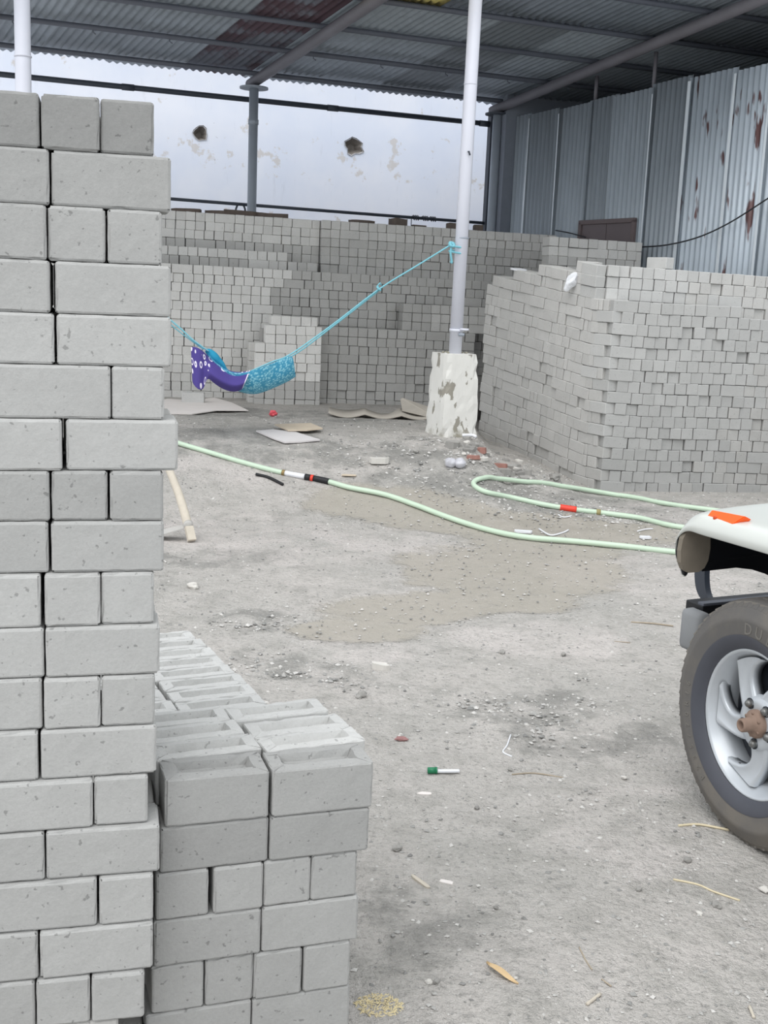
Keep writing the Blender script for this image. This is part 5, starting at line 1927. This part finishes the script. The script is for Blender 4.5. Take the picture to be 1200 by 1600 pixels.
# lighter-like tube
p = on(668, 1209); tb = empty('plastic_tube', p); tag(tb, 'white plastic tube with a green cap lying in the yard', 'tube')
q2 = on(718, 1208) - p; d_ = q2.normalized(); L_ = q2.length
tube('cap', [Vector((0, 0, 0.012)), d_ * L_ * 0.28 + Vector((0, 0, 0.012))], 0.0115, 'green_plastic', tb, 12)
bm = bmesh.new(); add_box(bm, d_ * L_ * 0.62 + Vector((0, 0, 0.009)), (L_ * 0.74, 0.016, 0.008), Matrix.Rotation(math.atan2(d_.y, d_.x), 3, 'Z'), 0.002)
link('flat_body', bm_mesh('flat_body', bm), 'white_plastic', tb)
tube('cap_ring', [d_ * L_ * 0.24 + Vector((0, 0, 0.012)), d_ * L_ * 0.29 + Vector((0, 0, 0.012))], 0.0125, 'green_plastic', tb, 12)
flat_piece('concrete_chip', on(594, 1046), (0.085, 0.04, 0.026), -22, 'stone_light', 'wedge-shaped white concrete chip beside the wet patch', 'chip', 0, 2)
flat_piece('paper_scrap', on(664, 1241), (0.05, 0.022, 0.004), 5, 'white_board', 'small white paper scrap near the capped tube', 'scrap', 0, 3)
flat_piece('paper_scrap', on(545, 743), (0.13, 0.07, 0.006), 0, 'cardboard', 'small tan card scrap beside the long hose', 'scrap', 0, 9)
flat_piece('foam_scrap', on(818, 832), (0.14, 0.06, 0.012), -8, 'white_plastic', 'flat white foam scrap between the two hoses', 'scrap', 0, 13)
flat_piece('foam_scrap', on(1008, 841), (0.09, 0.06, 0.012), 10, 'white_plastic', 'small white scrap on dark gravel near the car', 'scrap', 0, 14)
flat_piece('concrete_chip', on(592, 724), (0.16, 0.08, 0.04), 15, 'stone_light', 'pale broken concrete piece on the rubble bank', 'chip', 0, 15)
flat_piece('wood_splinter', on(657, 1380), (0.085, 0.014, 0.006), -55, 'wood', 'pale flat wood splinter past the low stack', 'splinter', 0, 5)
flat_piece('paper_scrap', on(697, 1379), (0.045, 0.02, 0.003), -20, 'white_board', 'thin dusty paper scrap beside the wood splinter', 'scrap', 0, 21)
# dry curled leaf
p = on(785, 1524); lv = []
for i in range(9):
    f = i / 8
    x, y = 760 + 50 * f, 1508 + 30 * f ** 0.7
    w = 0.011 * math.sin(math.pi * min(1, f * 0.95 + 0.06)) ** 0.7
    c = on(x, y); dn = Vector((0.5, 0.85, 0))
    for s_ in (-1, 0, 1):
        lv.append(c + dn * (w * s_) + Vector((0, 0, 0.004 + 0.006 * abs(s_) + 0.006 * math.sin(f * 5))) - p)
fs = [(i * 3 + j, i * 3 + j + 1, i * 3 + j + 4, i * 3 + j + 3) for i in range(8) for j in range(2)]
o = link('dry_leaf', py_mesh('dry_leaf', lv, fs, True), 'leaf_dry'); o.location = p
md = o.modifiers.new('thick', 'SOLIDIFY'); md.thickness = 0.0015
tag(o, 'curled dry tan leaf on the bare yard', 'leaf')
def twig(pix, r, m, label, cat='twig'):
    pts = spline([on(x, y, r) for x, y in pix], 5)
    c = pts[0]
    o = tube('twig' if cat == 'twig' else cat.replace(' ', '_'), [q - c for q in pts], r, m, None, 6)
    o.location = c
    return tag(o, label, cat)
twig([(1052, 1374), (1090, 1382), (1115, 1393), (1156, 1407)], 0.003, 'straw', 'long pale straw stalk behind the wheel')
twig([(905, 1480), (915, 1500), (925, 1515)], 0.002, 'twig', 'short thin dark twig with a bent tip')
twig([(940, 1530), (955, 1541)], 0.002, 'twig', 'tiny dark twig on the bare yard')
twig([(917, 1569), (938, 1553)], 0.0045, 'wood', 'pale stick end lying on the bare yard', 'stick')
twig([(1171, 1572), (1178, 1590)], 0.004, 'wood', 'small pale stick below the wheel', 'stick')
twig([(800, 1210), (835, 1208), (880, 1215)], 0.0025, 'twig', 'thin twig lying past the capped tube')
twig([(986, 972), (1020, 974), (1052, 978)], 0.004, 'twig', 'straight dark twig near the bumper')
twig([(960, 1002), (985, 1004)], 0.002, 'twig', 'short twig near the bumper and straight twig')
twig([(798, 1148), (792, 1165), (786, 1175), (800, 1182)], 0.003, 'white_plastic', 'curled white string on the ground', 'string')
twig([(842, 826), (860, 836), (880, 832), (888, 828)], 0.006, 'white_plastic', 'curled white cord lying between the hoses', 'cord')
twig([(400, 741), (420, 746), (442, 757)], 0.012, 'black', 'short bent piece of dark rubber tube beside the long hose', 'rubber tube')
twig([(1060, 1290), (1090, 1288), (1120, 1293), (1140, 1297)], 0.004, 'straw', 'curved pale straw stalk touching the tyre')
twig([(996, 830), (1008, 827), (1020, 826)], 0.005, 'white_plastic', 'short white strip near the second hose', 'strip')
twig([(872, 804), (881, 808), (893, 806)], 0.005, 'white_plastic', 'white strip under the red hose joiner', 'strip')
crumpled('wrapper', on(627, 1157), (0.045, 0.03, 0.014), mat_simple('maroon_wrapper', (150, 110, 108), 0.5, 0.3, 80), 'crumpled maroon and white wrapper near the low stack', 'wrapper', 8)
# white bent pipe by the footing
twig([(722, 680), (738, 680), (744, 683)], 0.016, 'white_plastic', 'short white plastic pipe stub at the foot of the footing', 'pipe')

# sawdust heap
def heap():
    p = on(592, 1572)
    vs, fs = [], []; r = random.Random(5)
    for k in range(260):
        a = r.random() * 6.28; d = 0.045 * math.sqrt(r.random())
        c = Vector((d * math.cos(a) * 1.3, d * math.sin(a), 0.002 + 0.006 * r.random() * (1 - d / 0.05)))
        u = Vector((r.uniform(-1, 1), r.uniform(-1, 1), r.uniform(-.3, .3))).normalized() * 0.005
        w = u.cross(Vector((0, 0, 1))).normalized() * 0.0012; b_ = len(vs)
        vs += [c - u - w, c + u - w, c + u + w, c - u + w, c + Vector((0, 0, 0.002))]
        fs += [(b_, b_ + 1, b_ + 4), (b_ + 1, b_ + 2, b_ + 4), (b_ + 2, b_ + 3, b_ + 4), (b_ + 3, b_, b_ + 4)]
    o = link('sawdust', py_mesh('sawdust', vs, fs), mat_simple('sawdust_yellow', (222, 208, 168), 0.9, 0.1, 30)); o.location = p
    tag(o, 'little heap of yellow wood shavings beside the low stack', 'sawdust', kind='stuff')
heap()

# single stones that show
stone_px = [(302, 921, .07), (565, 1090, .05), (560, 1092, .03), (670, 1536, .016), (682, 1536, .02), (797, 1205, .022), (805, 1530, .012), (1074, 1347, .028), (1120, 1418, .03), (1194, 1395, .03),
            (998, 1392, .02), (866, 752, .12), (725, 712, .05), (650, 708, .05), (880, 1025, .03), (975, 1218, .022), (620, 1330, .03), (745, 1265, .022), (1092, 1430, .02), (775, 1420, .015), (785, 1022, .035)]
NEARBY = ['beside the hoe', 'by the gravel patch', 'touching another stone by the gravel patch', 'near the sawdust heap', 'paired beside the sawdust heap', 'near the white string', 'beside the dry leaf', 'beside the long straw stalk',
          'past the end of the straw stalk', 'below the wheel', 'in open ground before the wheel', 'at the foot of the side pile corner', 'near the crushed container', 'on the rubble bank', 'past the wet patch', 'in open ground past the twig', 'beside the low stack', 'past the capped tube',
          'near the sticks', 'in open ground past the splinter', 'below the wet patch']
for k, (x, y, s_) in enumerate(stone_px):
    o = rough_lump('stone', (s_, s_ * 0.8, s_ * 0.6), 'stone_light' if k % 3 == 0 else 'stone', k, None, 2, 0.5)
    o.location = on(x, y, -s_ * 0.08)
    o.rotation_euler = (0, 0, k)
    tag(o, f"{'pale' if k % 3 == 0 else 'grey'} {'small ' if s_ < 0.03 else ''}stone lying {NEARBY[k]}", 'stone')

# loose rubble between the footing and the side pile
def rubble():
    r = random.Random(21)
    k = 0
    for n_ in range(30):
        f = r.random()
        x = 715 + 105 * f + r.uniform(-14, 14); y = 692 + 48 * f + r.uniform(-12, 14)
        s_ = r.uniform(0.05, 0.13)
        P = on(x, y, -0.01)
        if (P - RC).dot(Vector((uL.y, -uL.x, 0))) > -0.10: continue
        m = 'brick_red' if r.random() < 0.15 else ('stone_light' if r.random() < 0.15 else 'stone')
        o = flat_piece('rubble_piece', P, (s_, s_ * r.uniform(.5, .9), s_ * r.uniform(.2, .45)), r.uniform(0, 180), m, 'x', 'rubble', r.uniform(-.3, .3), n_)
        o['label'] = {'brick_red': 'reddish broken brick piece in the rubble between footing and side pile', 'stone_light': 'pale broken piece in the rubble between footing and side pile', 'stone': 'grey broken slab piece in the rubble between footing and side pile'}[m]
        o['label'] = ('small ' if s_ < 0.075 else ('large ' if s_ > 0.105 else '')) + o['label']
        o['group'] = 'rubble beside the footing'
rubble()

# fine gravel: nobody could count it
def gravel():
    r = np.random.default_rng(4)
    base = np.array([(1, 0, 0), (-1, 0, 0), (0, 1, 0), (0, -1, 0), (0, 0, 1), (0, 0, -1)], float)
    tri = np.array([(0, 2, 4), (2, 1, 4), (1, 3, 4), (3, 0, 4), (2, 0, 5), (1, 2, 5), (3, 1, 5), (0, 3, 5)])
    vs, fs = [], []
    dense = [g_el(480, 1050, 0.42, 0.2, -0.3), g_el(720, 725, 0.8, 0.7), g_el(640, 712, 0.9, 0.4), g_el(860, 790, 0.9, 0.5), g_el(400, 970, 0.25, 0.2), g_el(850, 1120, 0.4, 0.3), g_el(960, 760, 0.9, 0.25), g_el(800, 735, 0.5, 0.4)]
    fp_ = np.array(FOOT)
    tyre_xy = [(WC.x, WC.y), *[tuple((Vector((WC.x, WC.y, 0)) + hC * a_ + nC * b_)[:2]) for a_, b_ in ((0, -1.42), (-2.35, 0), (-2.35, -1.4))]]
    wn = Vector((G_DIR.y, -G_DIR.x, 0)); wn = -wn if wn.x > 0 else wn
    def blocked(x, y):
        if (Vector((x, y, 0)) - SIDE0).dot(wn) < 0.05: return True
        if math.hypot(x - pb.x, y - pb.y) < 0.2: return True
        if any(math.hypot(x - a_, y - b_) < 0.16 for a_, b_ in tyre_xy): return True
        dx, dy = x - fp_[:, 0], y - fp_[:, 1]
        c_, s_ = np.cos(fp_[:, 2]), np.sin(fp_[:, 2])
        return bool(((np.abs(dx * c_ + dy * s_) < fp_[:, 3] + 0.004) & (np.abs(-dx * s_ + dy * c_) < fp_[:, 4] + 0.004)).any())
    n_ = 0
    while n_ < 14000:
        y = 1.7 + 9.5 * r.random() ** 1.25
        x = -0.45 * y + r.random() * 0.95 * y
        b_ = blob(x, y, dense)
        if r.random() > 0.28 + 0.72 * b_ or blocked(x, y): continue
        s_ = (0.0022 + 0.0045 * r.random() ** 2.5) * (1 + 0.10 * y) * (1 + 0.5 * b_)
        V = base * (s_ * (0.7 + 0.6 * r.random(3))) * np.array([1, 1, 0.65])
        V += r.normal(0, s_ * 0.12, V.shape)
        a = r.random() * 6.28; c, s = math.cos(a), math.sin(a)
        V[:, :2] = V[:, :2] @ np.array([[c, -s], [s, c]])
        V += (x, y, gz(x, y) + s_ * 0.15)
        vs.append(V); fs.append(tri + 6 * n_)
        n_ += 1
    me = bpy.data.meshes.new('gravel')
    me.from_pydata(np.concatenate(vs).tolist(), [], np.concatenate(fs).tolist())
    nn = N('loose_gravel')
    gi = nn.new('ShaderNodeNewGeometry')
    c = nn.mix(gi.outputs['Random Per Island'], lin((128, 128, 126)), lin((208, 206, 202)))
    nn.link(c, nn.b.inputs['Base Color']); nn.b.inputs['Roughness'].default_value = 0.95
    me.materials.append(nn.m)
    o = link('gravel', me)
    tag(o, 'fine loose gravel scattered over the yard', 'gravel', kind='stuff')
gravel()
